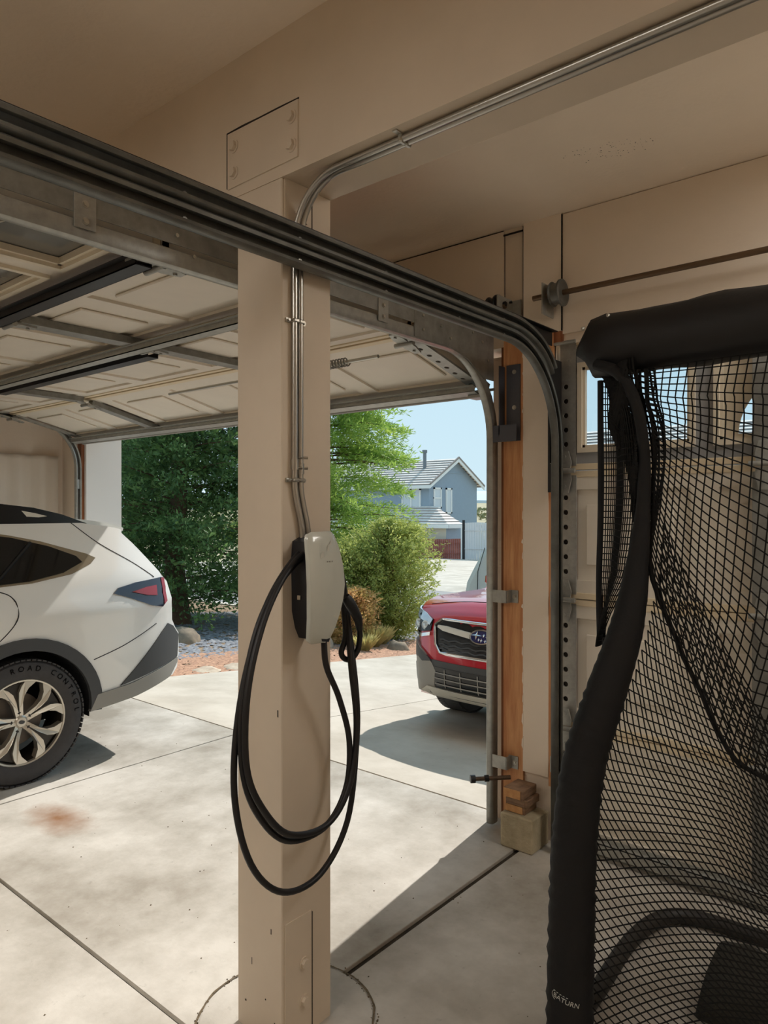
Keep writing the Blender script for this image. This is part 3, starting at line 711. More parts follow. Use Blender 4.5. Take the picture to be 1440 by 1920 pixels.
for (y, z, w, h) in ((1.413, 1.412, .014, .026), (1.438, 1.432, .007, .026), (1.450, 1.446, .008, .018)):
    mk.add([(face_x(y, z) + .0006, y - w / 2, z - h / 2), (face_x(y, z) + .0006, y + w / 2 + .003, z - h / 2 + .004), (face_x(y, z) + .0006, y + w / 2, z + h / 2), (face_x(y, z) + .0006, y - w / 2 + .002, z + h / 2 - .008)], [(0, 1, 2, 3)])
mk.build('face_mark', 'charger_mark', face)
tx = MB()
for i, y in enumerate((1.431, 1.440, 1.450)): tx.add([(face_x(y, 1.395) + .0006, y - .002, 1.393), (face_x(y, 1.395) + .0006, y + .002, 1.393), (face_x(y, 1.395) + .0006, y + .002, 1.397), (face_x(y, 1.395) + .0006, y - .002, 1.397)], [(0, 1, 2, 3)])
tx.build('face_lettering', 'cladding_lt', face)
bd = MB(); bo_ = [(1.405, 1.45), (1.40, 1.40), (1.403, 1.25), (1.415, 1.20), (1.43, 1.17), (1.455, 1.165), (1.472, 1.20), (1.486, 1.27), (1.488, 1.40), (1.48, 1.455), (1.44, 1.465)]
bd.prism(bo_, -1.527, -1.43, lambda u, v, d: (d, u, v)); bd.build('charger_body', 'charger_body', ch, smooth=40)
MB().box(-1.50, -1.488, 1.3985, 1.402, 1.285, 1.297).build('status_port', 'alloy', ch)
# conduits
for i, (dy, top) in enumerate(((0.0, 0), (.022, 1))):
    y = 1.404 + dy; x = -1.516
    zt = 2.468 - .0; rr = .17 - i * .012
    p = [(-1.516, 1.435 + dy, 1.46), (-1.516, 1.43 + dy, 1.50), (-1.516, 1.408 + dy, 1.585), (x, y, 1.63), (x, y, 1.7), (x, y, 2.2)]
    q = [(x, y, 2.30 - .0)]
    for k in range(1, 13):
        a = math.pi / 2 * k / 12
        q.append((x + rr * (1 - math.cos(a)), y - .0 * math.sin(a), 2.30 + (zt - 2.30) * math.sin(a)))
    p2 = bez(p, 6) + [Vector(v) for v in q] + [Vector((XR, y, zt))]
    m_ = MB(); m_.tube(p2, .0088, 10)
    cd = m_.build('conduit', 'emt', None, smooth=60, recenter=False)
    tag(cd, 'steel conduit bent from the charger to the beam, ' + ('along the outer edge' if i == 0 else 'along the inner side'), 'conduit')
    cp = MB(); cp.cyl((x, y, 1.655 - i * .012), (x, y, 1.685 - i * .012), .0115, 10); cp.cyl((x + .006, y + .008, 1.66), (x + .012, y + .018, 1.66), .004, 6); cp.cyl((x + .006, y + .008, 1.69), (x + .012, y + .018, 1.69), .004, 6)
    cp.build('coupling', 'emt', cd, smooth=40)
    for c3 in ((x, y, 2.08), (x, y, 1.625)):
        sp_ = MB(); sp_.box(c3[0] - .011, c3[0] + .011, c3[1] - .011, c3[1] + .011, c3[2] - .006, c3[2] + .006, c=.003)
        sg = -1 if i == 0 else 1
        sp_.box(c3[0] - .011, c3[0] - .006, c3[1], c3[1] + sg * .026, c3[2] - .006, c3[2] + .006); sp_.cyl((c3[0] - .006, c3[1] + sg * .019, c3[2]), (c3[0] + .001, c3[1] + sg * .019, c3[2]), .004, 8)
        sp_.build('strap', 'emt', cd, smooth=40)
    s2 = MB(); s2.box(-1.13, -1.117, y - .011, y + .011, zt - .011, zt + .011, c=.003); s2.box(-1.13, -1.117, y - (.03 if i == 0 else .01), y + .01, zt + .008, zt + .0115); s2.build('strap', 'bolt', cd, smooth=40)
# charging cable
P = [(-1.455, 1.46, 1.167), (-1.445, 1.461, 1.092), (-1.45, 1.519, 0.988), (-1.45, 1.562, 0.853), (-1.45, 1.546, 0.715), (-1.445, 1.452, 0.635), (-1.44, 1.3, 0.653), (-1.44, 1.196, 0.768), (-1.44, 1.153, 0.902), (-1.45, 1.167, 1.073), (-1.465, 1.229, 1.24), (-1.48, 1.326, 1.351), (-1.49, 1.43, 1.409), (-1.5, 1.553, 1.389), (-1.5, 1.599, 1.273), (-1.47, 1.591, 1.067), (-1.45, 1.593, 0.894), (-1.435, 1.548, 0.734), (-1.43, 1.452, 0.65), (-1.425, 1.305, 0.671), (-1.42, 1.207, 0.769), (-1.42, 1.152, 0.894), (-1.43, 1.163, 1.077), (-1.455, 1.235, 1.241), (-1.475, 1.331, 1.361), (-1.485, 1.432, 1.421), (-1.515, 1.577, 1.378), (-1.515, 1.62, 1.22), (-1.46, 1.604, 0.986), (-1.46, 1.604, 0.825), (-1.46, 1.564, 0.612), (-1.455, 1.445, 0.501), (-1.45, 1.299, 0.511), (-1.45, 1.19, 0.627), (-1.455, 1.141, 0.821), (-1.46, 1.163, 1.045), (-1.475, 1.246, 1.251), (-1.495, 1.353, 1.374), (-1.5, 1.451, 1.429), (-1.505, 1.562, 1.365), (-1.495, 1.594, 1.177), (-1.5, 1.58, 1.105), (-1.49, 1.605, 1.083), (-1.48, 1.631, 1.108), (-1.475, 1.637, 1.157), (-1.47, 1.624, 1.2)]
cb = thing('charging_cable', 'thick black charging cable looped around the charger', 'cable', (-1.45, 1.38, .5))
m_ = MB(); m_.tube(bez(P, 7), .0088, 10); m_.build('cable', 'cable', cb, smooth=60)
hp = bez([(-1.46, 1.557, 1.283), (-1.455, 1.579, 1.25), (-1.46, 1.611, 1.21), (-1.468, 1.627, 1.175)], 4)
m_ = MB(); m_.tube(hp, [.012, .015, .016, .0165, .016, .0155, .015, .0145, .014, .013, .012, .011, .010][:len(hp)], 12); m_.build('plug_handle', 'charger_body', cb, smooth=50)

# ============================================================ SPORTS NET
net = thing('sports_net', 'black padded frame with hanging net leaning in front of the closed door', 'net', (-.6, 2.3, 0))
pole = [(-.925, 1.93, .0), (-.93, 1.955, .30), (-.935, 1.985, .55), (-.925, 2.03, .78), (-.885, 2.09, .98), (-.845, 2.155, 1.18), (-.835, 2.215, 1.37), (-.835, 2.265, 1.55), (-.845, 2.30, 1.72), (-.875, 2.315, 1.88), (-.935, 2.32, 1.99), (-1.02, 2.325, 2.035)]
prad = [.066, .067, .066, .064, .060, .050, .034, .022, .018, .018, .020, .018]
pp_ = bez([(p[0], p[1], p[2]) for p in pole], 12)
pr_ = [float(np.interp(i / 12, range(len(prad)), prad)) for i in range(len(pp_))]
pr_ = [r * (1 + .05 * math.sin(i * 2.7) * (1 if i < 50 else .4)) for i, r in enumerate(pr_)]
m_ = MB(); m_.tube(pp_, pr_, 18); sleeve = m_.build('padded_sleeve', 'fabric', net, smooth=60)
# top bar: padded flattened sleeve, sagging fabric
tb = MB(); NB = 40; KK = 20
for i in range(NB + 1):
    s_ = i / NB; x = -1.115 + 2.2 * s_; y = 2.40 - .05 * s_ + (.0 if i else 0)
    rnd = math.sqrt(max(0.0, 1 - (1 - min(1, s_ / .05)) ** 2)) if s_ < .05 else 1
    hz = (.108 + .003 * math.sin(i * .9)) * (0.35 + .65 * rnd); hy = .075 * (.3 + .7 * rnd)
    zc = 2.105 + .015 * s_ - (.02 if s_ < .05 else 0) * (1 - rnd)
    for k in range(KK):
        q = 2 * math.pi * k / KK
        w_ = 1 + .018 * math.sin(3 * q + i * 1.7) + .02 * math.sin(7 * q + i * .8)
        tb.v.append(Vector((x + .05 * (math.sin(q) < -.2) * (1 - rnd) * math.sin(q) * -1, y + hy * math.cos(q) * w_, zc + hz * math.sin(q) * w_)))
for i in range(NB):
    for k in range(KK): tb.f.append((i * KK + k, i * KK + (k + 1) % KK, (i + 1) * KK + (k + 1) % KK, (i + 1) * KK + k))
tb.f.append(tuple(range(KK))[::-1]); tb.f.append(tuple(NB * KK + k for k in range(KK)))
tb.build('top_sleeve', 'fabric_top', net, smooth=60)
for x, z in ((-1.07, 2.165), (-.98, 2.195)):
    b = MB(); b.lathe([(.001, -.004), (.006, -.003), (.007, 0)], 10, (x, 2.335, z), 'y'); b.build('snap', 'bolt', net, smooth=40)
def lerp(a, b, t): return Vector(a) * (1 - t) + Vector(b) * t
POLE = pp_
def pole_at(z):
    best = min(range(len(POLE)), key=lambda i: abs(POLE[i].z - z) + (0 if i < 110 else 9)); return POLE[best]
XE = .75
def fold_z(x): return 1.40 - .62 * min(1.0, max(0, (x + .83) / .42)) ** .9 - .25 * max(0, x + .41)
def wob(x, z, k): return noise.noise(Vector((x * 3.1 + k, z * 2.7, k * 1.7)))
def upper(s_, q):       # s across from the pole, q top (0) to fold (1)
    xr = -.83 + s_ * (XE + .83)
    zt = 2.0 + .01 * s_; zb = fold_z(xr)
    z = zt + (zb - zt) * q
    xp = pole_at(z).x + .03
    x = xp + (XE - xp) * s_ ** (1 + .25 * q)
    y = 2.33 + .0 * s_ - .10 * math.sin(math.pi * min(1, q)) * (1 - s_ * .5) + .05 * wob(x, z, 1) * (.3 + q)
    y = y * 1 + (pole_at(z).y + .02 - y) * max(0, 1 - s_ * 6)
    return Vector((x + .012 * wob(x, z, 5), y, z))
def lower(s_, q):
    xr = -.83 + s_ * (XE + .83)
    zt = fold_z(xr) + .12 - .04 * s_; zb = .02
    z = zt + (zb - zt) * q
    xp = pole_at(z).x + .05
    x = xp + (XE - xp) * s_
    y = 2.18 - .12 * q + .10 * s_ + .04 * wob(x, z, 9)
    yb = pole_at(z).y + .03
    y = y + (yb - y) * max(0, 1 - s_ * 5)
    return Vector((x + .008 * wob(x, z, 3), y, z))
def side(s_, q):
    z = 1.99 + (1.08 - 1.99) * q
    pz = pole_at(z); a = Vector((-1.035 + .02 * q, 2.40 - .05 * q, z)); b = Vector((pz.x - .02, pz.y + .02, z))
    if q > .72: b = b.lerp(a, (q - .72) / .28 * .95)
    p = a.lerp(b, s_); p.y += .04 * math.sin(s_ * 6.3) + .02 * wob(p.x, p.z, 4); return p
def strands(fn, ns, nq, r, diag=False, sub=2, n=3):
    m = MB()
    if not diag:
        for i in range(ns + 1): m.tube([fn(i / ns, j / (nq * sub)) for j in range(nq * sub + 1)], r, n, caps=False)
        for j in range(nq + 1): m.tube([fn(i / (ns * sub), j / nq) for i in range(ns * sub + 1)], r, n, caps=False)
    else:
        tot = ns + nq
        for d in range(-nq, ns + 1):
            for sg in (1, -1):
                pts = []
                for k in range(0, nq * sub + 1):
                    q = k / sub; i = d + q if sg > 0 else ns - (d + q)
                    if 0 <= i <= ns: pts.append(fn(i / ns, q / nq))
                if len(pts) > 1: m.tube(pts, r, n, caps=False)
    return m
o = strands(upper, 62, 36, .0024).build('net_panel', 'net', net); o['kind'] = 'stuff'
o = strands(lower, 50, 52, .0023, diag=True).build('net_panel', 'net', net); o['kind'] = 'stuff'
o = strands(side, 24, 44, .0022, sub=1).build('side_net', 'net', net); o['kind'] = 'stuff'
m_ = MB(); m_.tube([side(0, k / 20) for k in range(21)], .011, 8); m_.build('edge_cord', 'fabric', net, smooth=60)
m_ = MB(); m_.tube([upper(k / 40, 1) for k in range(41)], .008, 8); m_.build('hem_cord', 'net', net, smooth=60)
# gathered net beside the sleeve
def gather(s_, q):
    z = 2.0 - 1.15 * q; p = pole_at(z); a = -.06 * (1 - abs(2 * q - .9)) ; return Vector((p.x - .018 + (.05 + .015 * math.sin(q * 9)) * s_ + a * .15 * (1 - s_), p.y + .05 + .03 * math.sin(s_ * 14 + q * 5), z))
o = strands(gather, 10, 60, .0042, sub=1).build('gathered_net', 'net', net); o['kind'] = 'stuff'
def bunch(s_, q):      # folded flap of net between the corner and the sleeve
    a = Vector((-1.03, 2.375, 2.02)).lerp(Vector((-.87, 2.32, 1.50)), q); b = Vector((-.90, 2.33, 2.03)).lerp(Vector((-.83, 2.29, 1.50)), q ** .8)
    p = a.lerp(b, s_); p.y += .03 * math.sin(q * 11 + s_ * 5); p.x += .012 * wob(p.x * 3, p.z * 3, 6); return p
o = strands(bunch, 13, 30, .0042, diag=True, sub=1).build('folded_net', 'net', net); o['kind'] = 'stuff'
o = strands(lambda a, b: bunch(a, b) + Vector((.012, .02, .01)), 12, 26, .0036, sub=1).build('folded_net', 'net', net); o['kind'] = 'stuff'
# base bar on the floor
bb = bez([(-.925, 1.96, .04), (-.935, 2.15, .03), (-.955, 2.45, .03), (-.93, 2.66, .03), (-.85, 2.76, .03), (-.65, 2.79, .03), (-.2, 2.80, .03), (.9, 2.80, .03)], 8)
m_ = MB(); m_.tube(bb, .027, 12); m_.build('base_bar', 'tube_dark', net, smooth=60)
# printed label on the sleeve
lv, lf = text_mesh('BATURN', .019); m_ = MB()
c0 = Vector((-.915, 1.94, .155)); vd = Vector((.0, 0, 1.54)) - c0; vd.z = 0; vd.normalize(); ax_x = Vector((-vd.y, vd.x, 0)); rad = .067
def on_sleeve(dx, dz):
    a = dx / rad; d = vd * math.cos(a) + ax_x * math.sin(a); p = Vector((-.9275, 1.944, 0)); z = .150 + dz
    return Vector((p.x, p.y, z)) + d * (rad + .0035)
rot = R(-13)
for (vv, ff) in ((lv, lf),):
    m_.add([on_sleeve(v.x * math.cos(rot) - v.y * math.sin(rot) - .012, v.x * math.sin(rot) + v.y * math.cos(rot)) + vd * (v.z if v.z > 0 else 0) for v in vv], ff)
arc_ = []
for k in range(13):
    a = R(120 + k * 10); arc_.append(on_sleeve(-.035 + .018 * math.cos(a), .008 + .015 * math.sin(a)) + vd * .0005)
m_.tube(arc_, .0007, 4)
for k in range(5): m_.tube([on_sleeve(-.047 + k * .009, .0205 - k * .002), on_sleeve(-.042 + k * .009, .0195 - k * .002)], .0009, 4)
m_.build('printed_label', 'print', sleeve)
mt = MB(); NX, NY = 14, 12
for i in range(NX + 1):
    for j in range(NY + 1):
        x = -.66 + .95 * i / NX; y = 2.22 + .42 * j / NY - .10 * i / NX
        mt.v.append(Vector((x, y, .035 + .02 * math.sin(i * 1.1) * math.sin(j * .9) + .10 * math.sin(math.pi * j / NY) * (1 if i < NX else .9))))
for i in range(NX):
    for j in range(NY): a = i * (NY + 1) + j; mt.f.append((a, a + NY + 1, a + NY + 2, a + 1))
tag(mt.build('folded_mat', 'mat', smooth=50, solid=.02), 'dark woven mat folded on the floor behind the net', 'mat')

# ============================================================ WAGONS
def smooth01(t): t = max(0.0, min(1.0, t)); return t * t * (3 - 2 * t)
def CW(y, z):
    """half width of the body at length y (0 = nose) and height z"""
    w = .925
    if z < .72: w -= .05 * ((.72 - z) / .45) ** 2
    w -= .018 * smooth01((z - .93) / .08) - .010 * math.exp(-((z - .93) / .06) ** 2)
    if z > 1.03: w -= .56 * (z - 1.03) - .02 * smooth01((z - 1.03) / .1)
    hf = smooth01((1.5 - y) / .4); w -= hf * .11 * smooth01((z - .84) / .2)
    if y < .62: w -= .33 * ((.62 - y) / .62) ** 2.0
    if y > 4.2: w -= .16 * ((y - 4.2) / .6) ** 2.4
    return w
OUT = [(.16, .25), (.05, .30), (.012, .38), (0, .50), (.004, .62), (.025, .76), (.055, .85), (.12, .915), (.25, .955), (.5, .995), (.85, 1.03), (1.18, 1.065), (1.55, 1.27), (1.92, 1.44), (2.15, 1.485), (2.5, 1.52), (2.95, 1.53), (3.4, 1.52), (3.8, 1.497), (4.12, 1.462), (4.36, 1.425), (4.405, 1.412), (4.40, 1.39), (4.46, 1.325), (4.62, 1.13), (4.68, 1.06), (4.70, .95), (4.71, .80), (4.75, .74), (4.79, .70), (4.80, .55), (4.79, .46), (4.74, .42)]
CROWN = [.07, .10, .11, .12, .12, .11, .10, .08, .06, .04, .035, .05, .10, .09, .05, .035, .03, .03, .03, .03, .03, .03, .02, .06, .07, .07, .06, .05, .05, .06, .06, .06, .05]
NRM = []
for i in range(len(OUT)):
    a, b = OUT[max(0, i - 1)], OUT[min(len(OUT) - 1, i + 1)]
    ty, tz = b[0] - a[0], b[1] - a[1]; l = math.hypot(ty, tz); NRM.append((-tz / l, ty / l))
for i in range(6): NRM[i] = (-1, 0)
NRM[6] = (-.9, .436)
for i in range(24, len(OUT)): NRM[i] = (1, 0)
FA, RA, ZA, RAR = .95, 3.695, .35, .405
def in_poly(p, poly):
    c = False; n = len(poly)
    for i in range(n):
        a, b = poly[i], poly[i - 1]
        if (a[1] > p[1]) != (b[1] > p[1]) and p[0] < (b[0] - a[0]) * (p[1] - a[1]) / (b[1] - a[1]) + a[0]: c = not c
    return c
def dist_poly(p, poly):
    d = 9e9; n = len(poly)
    for i in range(n):
        a, b = poly[i - 1], poly[i]; ux, uy = b[0] - a[0], b[1] - a[1]; L2 = ux * ux + uy * uy or 1e-12
        t = max(0, min(1, ((p[0] - a[0]) * ux + (p[1] - a[1]) * uy) / L2)); d = min(d, math.hypot(p[0] - a[0] - t * ux, p[1] - a[1] - t * uy))
    return d
def densify(poly, step):
    out = []
    for a, b in zip(poly, poly[1:] + poly[:1]):
        n = max(1, int(math.hypot(b[0] - a[0], b[1] - a[1]) / step))
        out += [(a[0] + (b[0] - a[0]) * k / n, a[1] + (b[1] - a[1]) * k / n) for k in range(n)]
    return out
def fill(poly, step):
    bd_ = densify(poly, step); pts = list(bd_)
    x0, x1 = min(p[0] for p in bd_), max(p[0] for p in bd_); y0, y1 = min(p[1] for p in bd_), max(p[1] for p in bd_)
    yy = y0 + step * .5; r_ = 0
    while yy < y1:
        xx = x0 + step * (.5 + .5 * (r_ % 2))
        while xx < x1:
            if in_poly((xx, yy), bd_) and dist_poly((xx, yy), bd_) > step * .45: pts.append((xx, yy))
            xx += step
        yy += step * .87; r_ += 1
    n = len(bd_)
    res = geometry.delaunay_2d_cdt([Vector(p) for p in pts], [], [list(range(n))], 1, 1e-6)
    return [(v.x, v.y) for v in res[0]], [tuple(f) for f in res[2]]
def patch(poly, fn, off=.004, back=.012, step=.05):
    """shell lying on a surface: fn(u, v, offset) -> point"""
    V, Fc = fill(poly, step); m = MB()
    e = {}
    for f in Fc:
        for a, b in zip(f, f[1:] + f[:1]): e[(a, b)] = 1
    bnd = [(a, b) for (a, b) in e if (b, a) not in e]
    n = len(V)
    vs_ = [fn(u, v, off) for u, v in V] + [fn(u, v, off - back) for u, v in V]
    m.add(vs_, Fc + [(b, a, n + a, n + b) for a, b in bnd])
    return m
def side_fn(sg): return lambda y, z, o: (sg * (CW(y, z) + o), y, z)
def front_y(z):
    k = [p for p in OUT[:8]]; return float(np.interp(z, [p[1] for p in k], [p[0] for p in k]))
def front_fn(x, z, o):
    y = front_y(z); w = CW(y, z); c = float(np.interp(z, [p[1] for p in OUT[:8]], CROWN[:8]))
    if abs(x) <= w: return (x, y - c * (1 - (x / w) ** 2) - o, z)
    lo_, hi_ = y, .62
    if abs(x) >= CW(.62, z): return (math.copysign(CW(.62, z) + o, x), .62, z)
    for _ in range(24):
        md = (lo_ + hi_) / 2
        if CW(md, z) < abs(x): lo_ = md
        else: hi_ = md
    return (x + math.copysign(o * .7, x), lo_ - o * .7, z)
def top_surf(i0, i1):
    def fn(x, s_, o):   # s in outline index units
        i = min(int(s_), len(OUT) - 2); t = s_ - i
        y = OUT[i][0] * (1 - t) + OUT[i + 1][0] * t; z = OUT[i][1] * (1 - t) + OUT[i + 1][1] * t
        c = CROWN[i] * (1 - t) + CROWN[i + 1] * t; ny = NRM[i][0] * (1 - t) + NRM[i + 1][0] * t; nz = NRM[i][1] * (1 - t) + NRM[i + 1][1] * t
        w = CW(y, z); c = c * max(0, 1 - (x / w) ** 2) + o
        return (x, y + ny * c, z + nz * c)
    return fn
TOP = top_surf(0, 0)
def arch(cy, r, a0=0, a1=180, n=20): return [(cy + r * math.cos(R(a0 + (a1 - a0) * k / n)), ZA + r * math.sin(R(a0 + (a1 - a0) * k / n))) for k in range(n + 1)]
def wheel(car, x, y, sg, lettering):
    w = MB(); 
    w.lathe([(.238, .10), (.262, .112), (.30, .118), (.332, .110), (.347, .092), (.35, .06), (.35, -.06), (.347, -.092), (.33, -.112), (.29, -.118), (.238, -.10)], 56, (x, y, ZA), 'x')
    wo_ = w.build('wheel', 'tire', car, smooth=35)
    tr = MB()
    for k in range(72):
        q = 2 * math.pi * k / 72; c_, s_ = math.cos(q), math.sin(q); d = .010
        for xx in (.075, -.075):
            tr.add([(x + xx + dx, y + (r * math.cos(q + dq)), ZA + (r * math.sin(q + dq))) for dx in (-.034, .034) for r in (.343, .3515) for dq in (-.034, .034)], [(0, 1, 3, 2), (4, 6, 7, 5), (2, 3, 7, 6), (0, 4, 5, 1), (0, 2, 6, 4), (1, 5, 7, 3)])
    tr.build('tread_block', 'tire', wo_)['kind'] = 'stuff'
    X = lambda d: x + sg * d
    rm = MB(); rm.lathe([(.242, sg * .100), (.238, sg * .106), (.230, sg * .104), (.228, sg * .085)], 56, (x, y, ZA), 'x'); rm.build('rim_lip', 'alloy', wo_, smooth=30)
    rb = MB(); rb.lathe([(.229, sg * .088), (.222, sg * .03), (.222, -sg * .09)], 40, (x, y, ZA), 'x'); rb.build('rim_barrel', 'alloy_dark', wo_, smooth=30)
    rt_ = MB(); rt_.lathe([(.001, sg * .0), (.15, sg * .0), (.15, -sg * .02)], 32, (x, y, ZA), 'x'); rt_.build('brake_disc', 'rotor', wo_, smooth=30)
    fn = lambda r, q, d: (X(d), y + r * math.cos(R(q)), ZA + r * math.sin(R(q)))
    for k in range(5):
        q0 = 90 + 72 * k + 12
        for s2 in (1, -1):
            sp_ = MB()
            A = [(.030, 0), (.034, 36), (.062, 21), (.11, 14.5), (.15, 16), (.19, 22), (.231, 31), (.232, 24), (.232, 16), (.205, 10.5), (.17, 5.5), (.12, 3.2), (.075, 3.5)]
            pl_ = [(r, q0 + s2 * q) for r, q in A]
            if s2 < 0: pl_ = pl_[::-1]
            ins = [fn(r, q, .100 - .022 * max(0, .14 - r) / .1) for r, q in pl_]; bk = [fn(r, q, .05) for r, q in pl_]; n = len(pl_)
            sp_.add(ins + bk, [tuple(range(n))] + [(i, (i + 1) % n, n + (i + 1) % n, n + i) for i in range(n)])
            so = sp_.build('spoke', 'alloy', wo_)
        pk = MB(); B = [(.06, -4), (.06, 4), (.12, 3.4), (.17, 6), (.205, 11), (.226, 16), (.226, -16), (.205, -11), (.17, -6), (.12, -3.4)]
        pts = [fn(r, q0 + q, .078) for r, q in B]; pk.add(pts, [tuple(range(len(B)))]); pk.build('spoke_pocket', 'alloy_dark', wo_)
        nt_ = MB(); a = fn(.057, q0, .06); b = fn(.057, q0, .082); nt_.cyl(a, b, .011, 6); nt_.build('lug_nut', 'black', wo_, smooth=30)
    hb = MB(); hb.lathe([(.001, sg * .088), (.026, sg * .087), (.030, sg * .082), (.036, sg * .078), (.036, sg * .05)], 24, (x, y, ZA), 'x'); hc = hb.build('hub_cap', 'alloy', wo_, smooth=30)
    em = MB(); em.add([(X(.092), y + .016 * math.cos(2 * math.pi * k / 16), ZA + .010 * math.sin(2 * math.pi * k / 16)) for k in range(16)], [tuple(range(16))]); em.build('cap_emblem', 'cladding', wo_)
    if lettering:
        tm = MB(); tot = 'ROAD CONTROL'
        for i, chx in enumerate(tot):
            if chx == ' ': continue
            vs_, fs = text_mesh(chx, .042, .001); q = 102 - i * 9.0
            for v in vs_: pass
            def mp(v):
                a = R(q) + 0; rr = .302 + v.y; # along tangent, clockwise as seen from outside
                ang = a - v.x / .302
                return (X(.119), y + sg * rr * math.cos(ang), ZA + rr * math.sin(ang))
            tm.add([mp(v) for v in vs_], fs)
        tm.build('tire_lettering', 'tire_text', wo_)
    return wo_
def wagon(label, paint, lettering=False, detail=True):
    car = thing('wagon_car', label, 'car', (0, 0, 0)); WM[car.name] = Matrix.Identity(4)
    lower_edge = [(4.74, .42), (4.35, .36), (RA + RAR + .01, .33)] + arch(RA, RAR)[:] + [(RA - RAR - .01, .30), (2.3, .28), (FA + RAR + .01, .28)] + arch(FA, RAR) + [(FA - RAR - .02, .27), (.3, .255)]
    poly = OUT + lower_edge[1:]
    body = MB()
    V, Fc = fill(poly, .06)
    for sg in (1, -1):
        body.add([(sg * CW(y, z), y, z) for y, z in V], [f if sg > 0 else f[::-1] for f in Fc])
    K = 18; dn = []
    ext = []
    for i in range(len(OUT) - 1):
        for k in range(3): ext.append(i + k / 3)
    ext.append(len(OUT) - 1.0001)
    vs_ = []
    for s_ in ext:
        i = min(int(s_), len(OUT) - 2); t = s_ - i
        y = OUT[i][0] * (1 - t) + OUT[i + 1][0] * t; z = OUT[i][1] * (1 - t) + OUT[i + 1][1] * t; w = CW(y, z)
        for k in range(K + 1): vs_.append(TOP(-w * math.cos(math.pi * k / K), s_, 0))
    body.add(vs_, [(a * (K + 1) + k, a * (K + 1) + k + 1, (a + 1) * (K + 1) + k + 1, (a + 1) * (K + 1) + k) for a in range(len(ext) - 1) for k in range(K)])
    bo2 = body.build('body_shell', paint, car, smooth=38)
    ub = MB(); ub.box(-.62, .62, .5, 4.25, .26, .36); ub.box(-.66, .66, .4, 4.5, .36, .7); ub.build('underbody', 'well', car)
    for sg in (1, -1):
        S = side_fn(sg)
        for cy_ in (FA, RA):
            wl = MB(); A = arch(cy_, RAR - .003, -8, 188, 20)
            vs_ = [(sg * .88, y, z) for y, z in A] + [(sg * .60, y, z) for y, z in A]; n = len(A)
            wl.add(vs_, [(i, i + 1, n + i + 1, n + i) for i in range(n - 1)] + [tuple(range(n, 2 * n))]); wl.build('wheel_liner', 'well', car)
            tr = arch(cy_, RAR + .065, -3, 183, 24) + arch(cy_, RAR - .004, 183, -3, 24)
            patch(tr, S, .012, .03, .045).build('arch_trim', 'cladding', car, smooth=45)
        # sill and bumper cladding
        patch([(FA + RAR + .05, .27), (RA - RAR - .05, .29), (RA - RAR - .06, .43), (FA + RAR + .06, .41)], S, .012, .03, .06).build('sill_cladding', 'cladding', car, smooth=45)
        patch([(4.09, .325), (4.4, .36), (4.70, .42), (4.775, .5), (4.775, .535), (4.35, .45), (4.13, .425)], S, .014, .03, .045).build('bumper_cladding', 'cladding_lt', car, smooth=45)
        patch([(4.28, .45), (4.775, .54), (4.78, .69), (4.715, .76), (4.66, .785), (4.60, .74)], S, .010, .03, .045).build('bumper_corner', 'cladding', car, smooth=45)
        # glass and its surround
        gl = [(1.62, 1.085), (3.05, 1.10), (3.75, 1.135), (3.95, 1.17), (4.08, 1.225), (4.05, 1.262), (3.90, 1.325), (3.70, 1.38), (3.40, 1.425), (2.9, 1.445), (2.35, 1.435), (2.1, 1.39), (1.85, 1.25)]
        sr = [(1.58, 1.073), (3.05, 1.089), (3.76, 1.122), (4.00, 1.158), (4.13, 1.21), (4.172, 1.245), (4.12, 1.272), (4.0, 1.31), (3.86, 1.355), (3.68, 1.396), (3.40, 1.437), (2.9, 1.456), (2.34, 1.446), (2.09, 1.40), (1.83, 1.25)]
        so = patch(sr, S, .002, .01, .06).build('window_surround', 'trim_tan' if paint == 'white_paint' else 'black', car, smooth=45)
        patch(gl, S, .006, .012, .06).build('side_glass', 'tint', car, smooth=45)
        for (a, b) in (((2.55, 1.44), (2.62, 1.09)), ((3.62, 1.395), (3.40, 1.115)), ((3.80, 1.35), (3.55, 1.125))):
            m_ = MB(); m_.tube([S(a[0] + (b[0] - a[0]) * k / 6, a[1] + (b[1] - a[1]) * k / 6, .008) for k in range(7)], .010, 6); m_.build('window_pillar', 'black', car, smooth=50)
        # door seams
        for pts in (((3.45, 1.12), (3.62, 1.07), (3.665, .98), (3.62, .88), (3.50, .78), (3.30, .70), (3.22, .45)), ((2.50, 1.09), (2.48, .8), (2.46, .45)), ((1.55, 1.06), (1.42, .85), (1.42, .45)), ((4.06, 1.475), (4.22, 1.33), (4.42, 1.20), (4.56, 1.10)), ((4.10, .64), (4.3, .70), (4.55, .80))):
            m_ = MB(); m_.tube([S(p[0], p[1], -.0005) for p in bez([(a, b, 0) for a, b in pts], 6)], .0035, 5); m_.build('panel_seam', 'seam', car)
        # crease along the side
        # tail lamp
        tl = [(4.235, 1.025), (4.27, 1.055), (4.40, 1.080), (4.62, 1.095), (4.645, 1.09), (4.64, .94), (4.60, .905), (4.50, .925), (4.35, .985)]
        t_ = patch(tl, S, .010, .02, .04).build('tail_lamp', 'lamp_smoke', car, smooth=45)
        patch([(4.36, 1.025), (4.47, 1.045), (4.56, 1.05), (4.555, .985), (4.47, .995)], S, .018, .012, .025).build('lamp_lens', 'lamp_red', t_, smooth=45)
        patch([(4.615, 1.09), (4.645, 1.09), (4.64, .94), (4.612, .92)], S, .014, .008, .03).build('lamp_strip', 'lamp_red', t_, smooth=45)
        # roof rail
        rl = MB(); xr = sg * .662
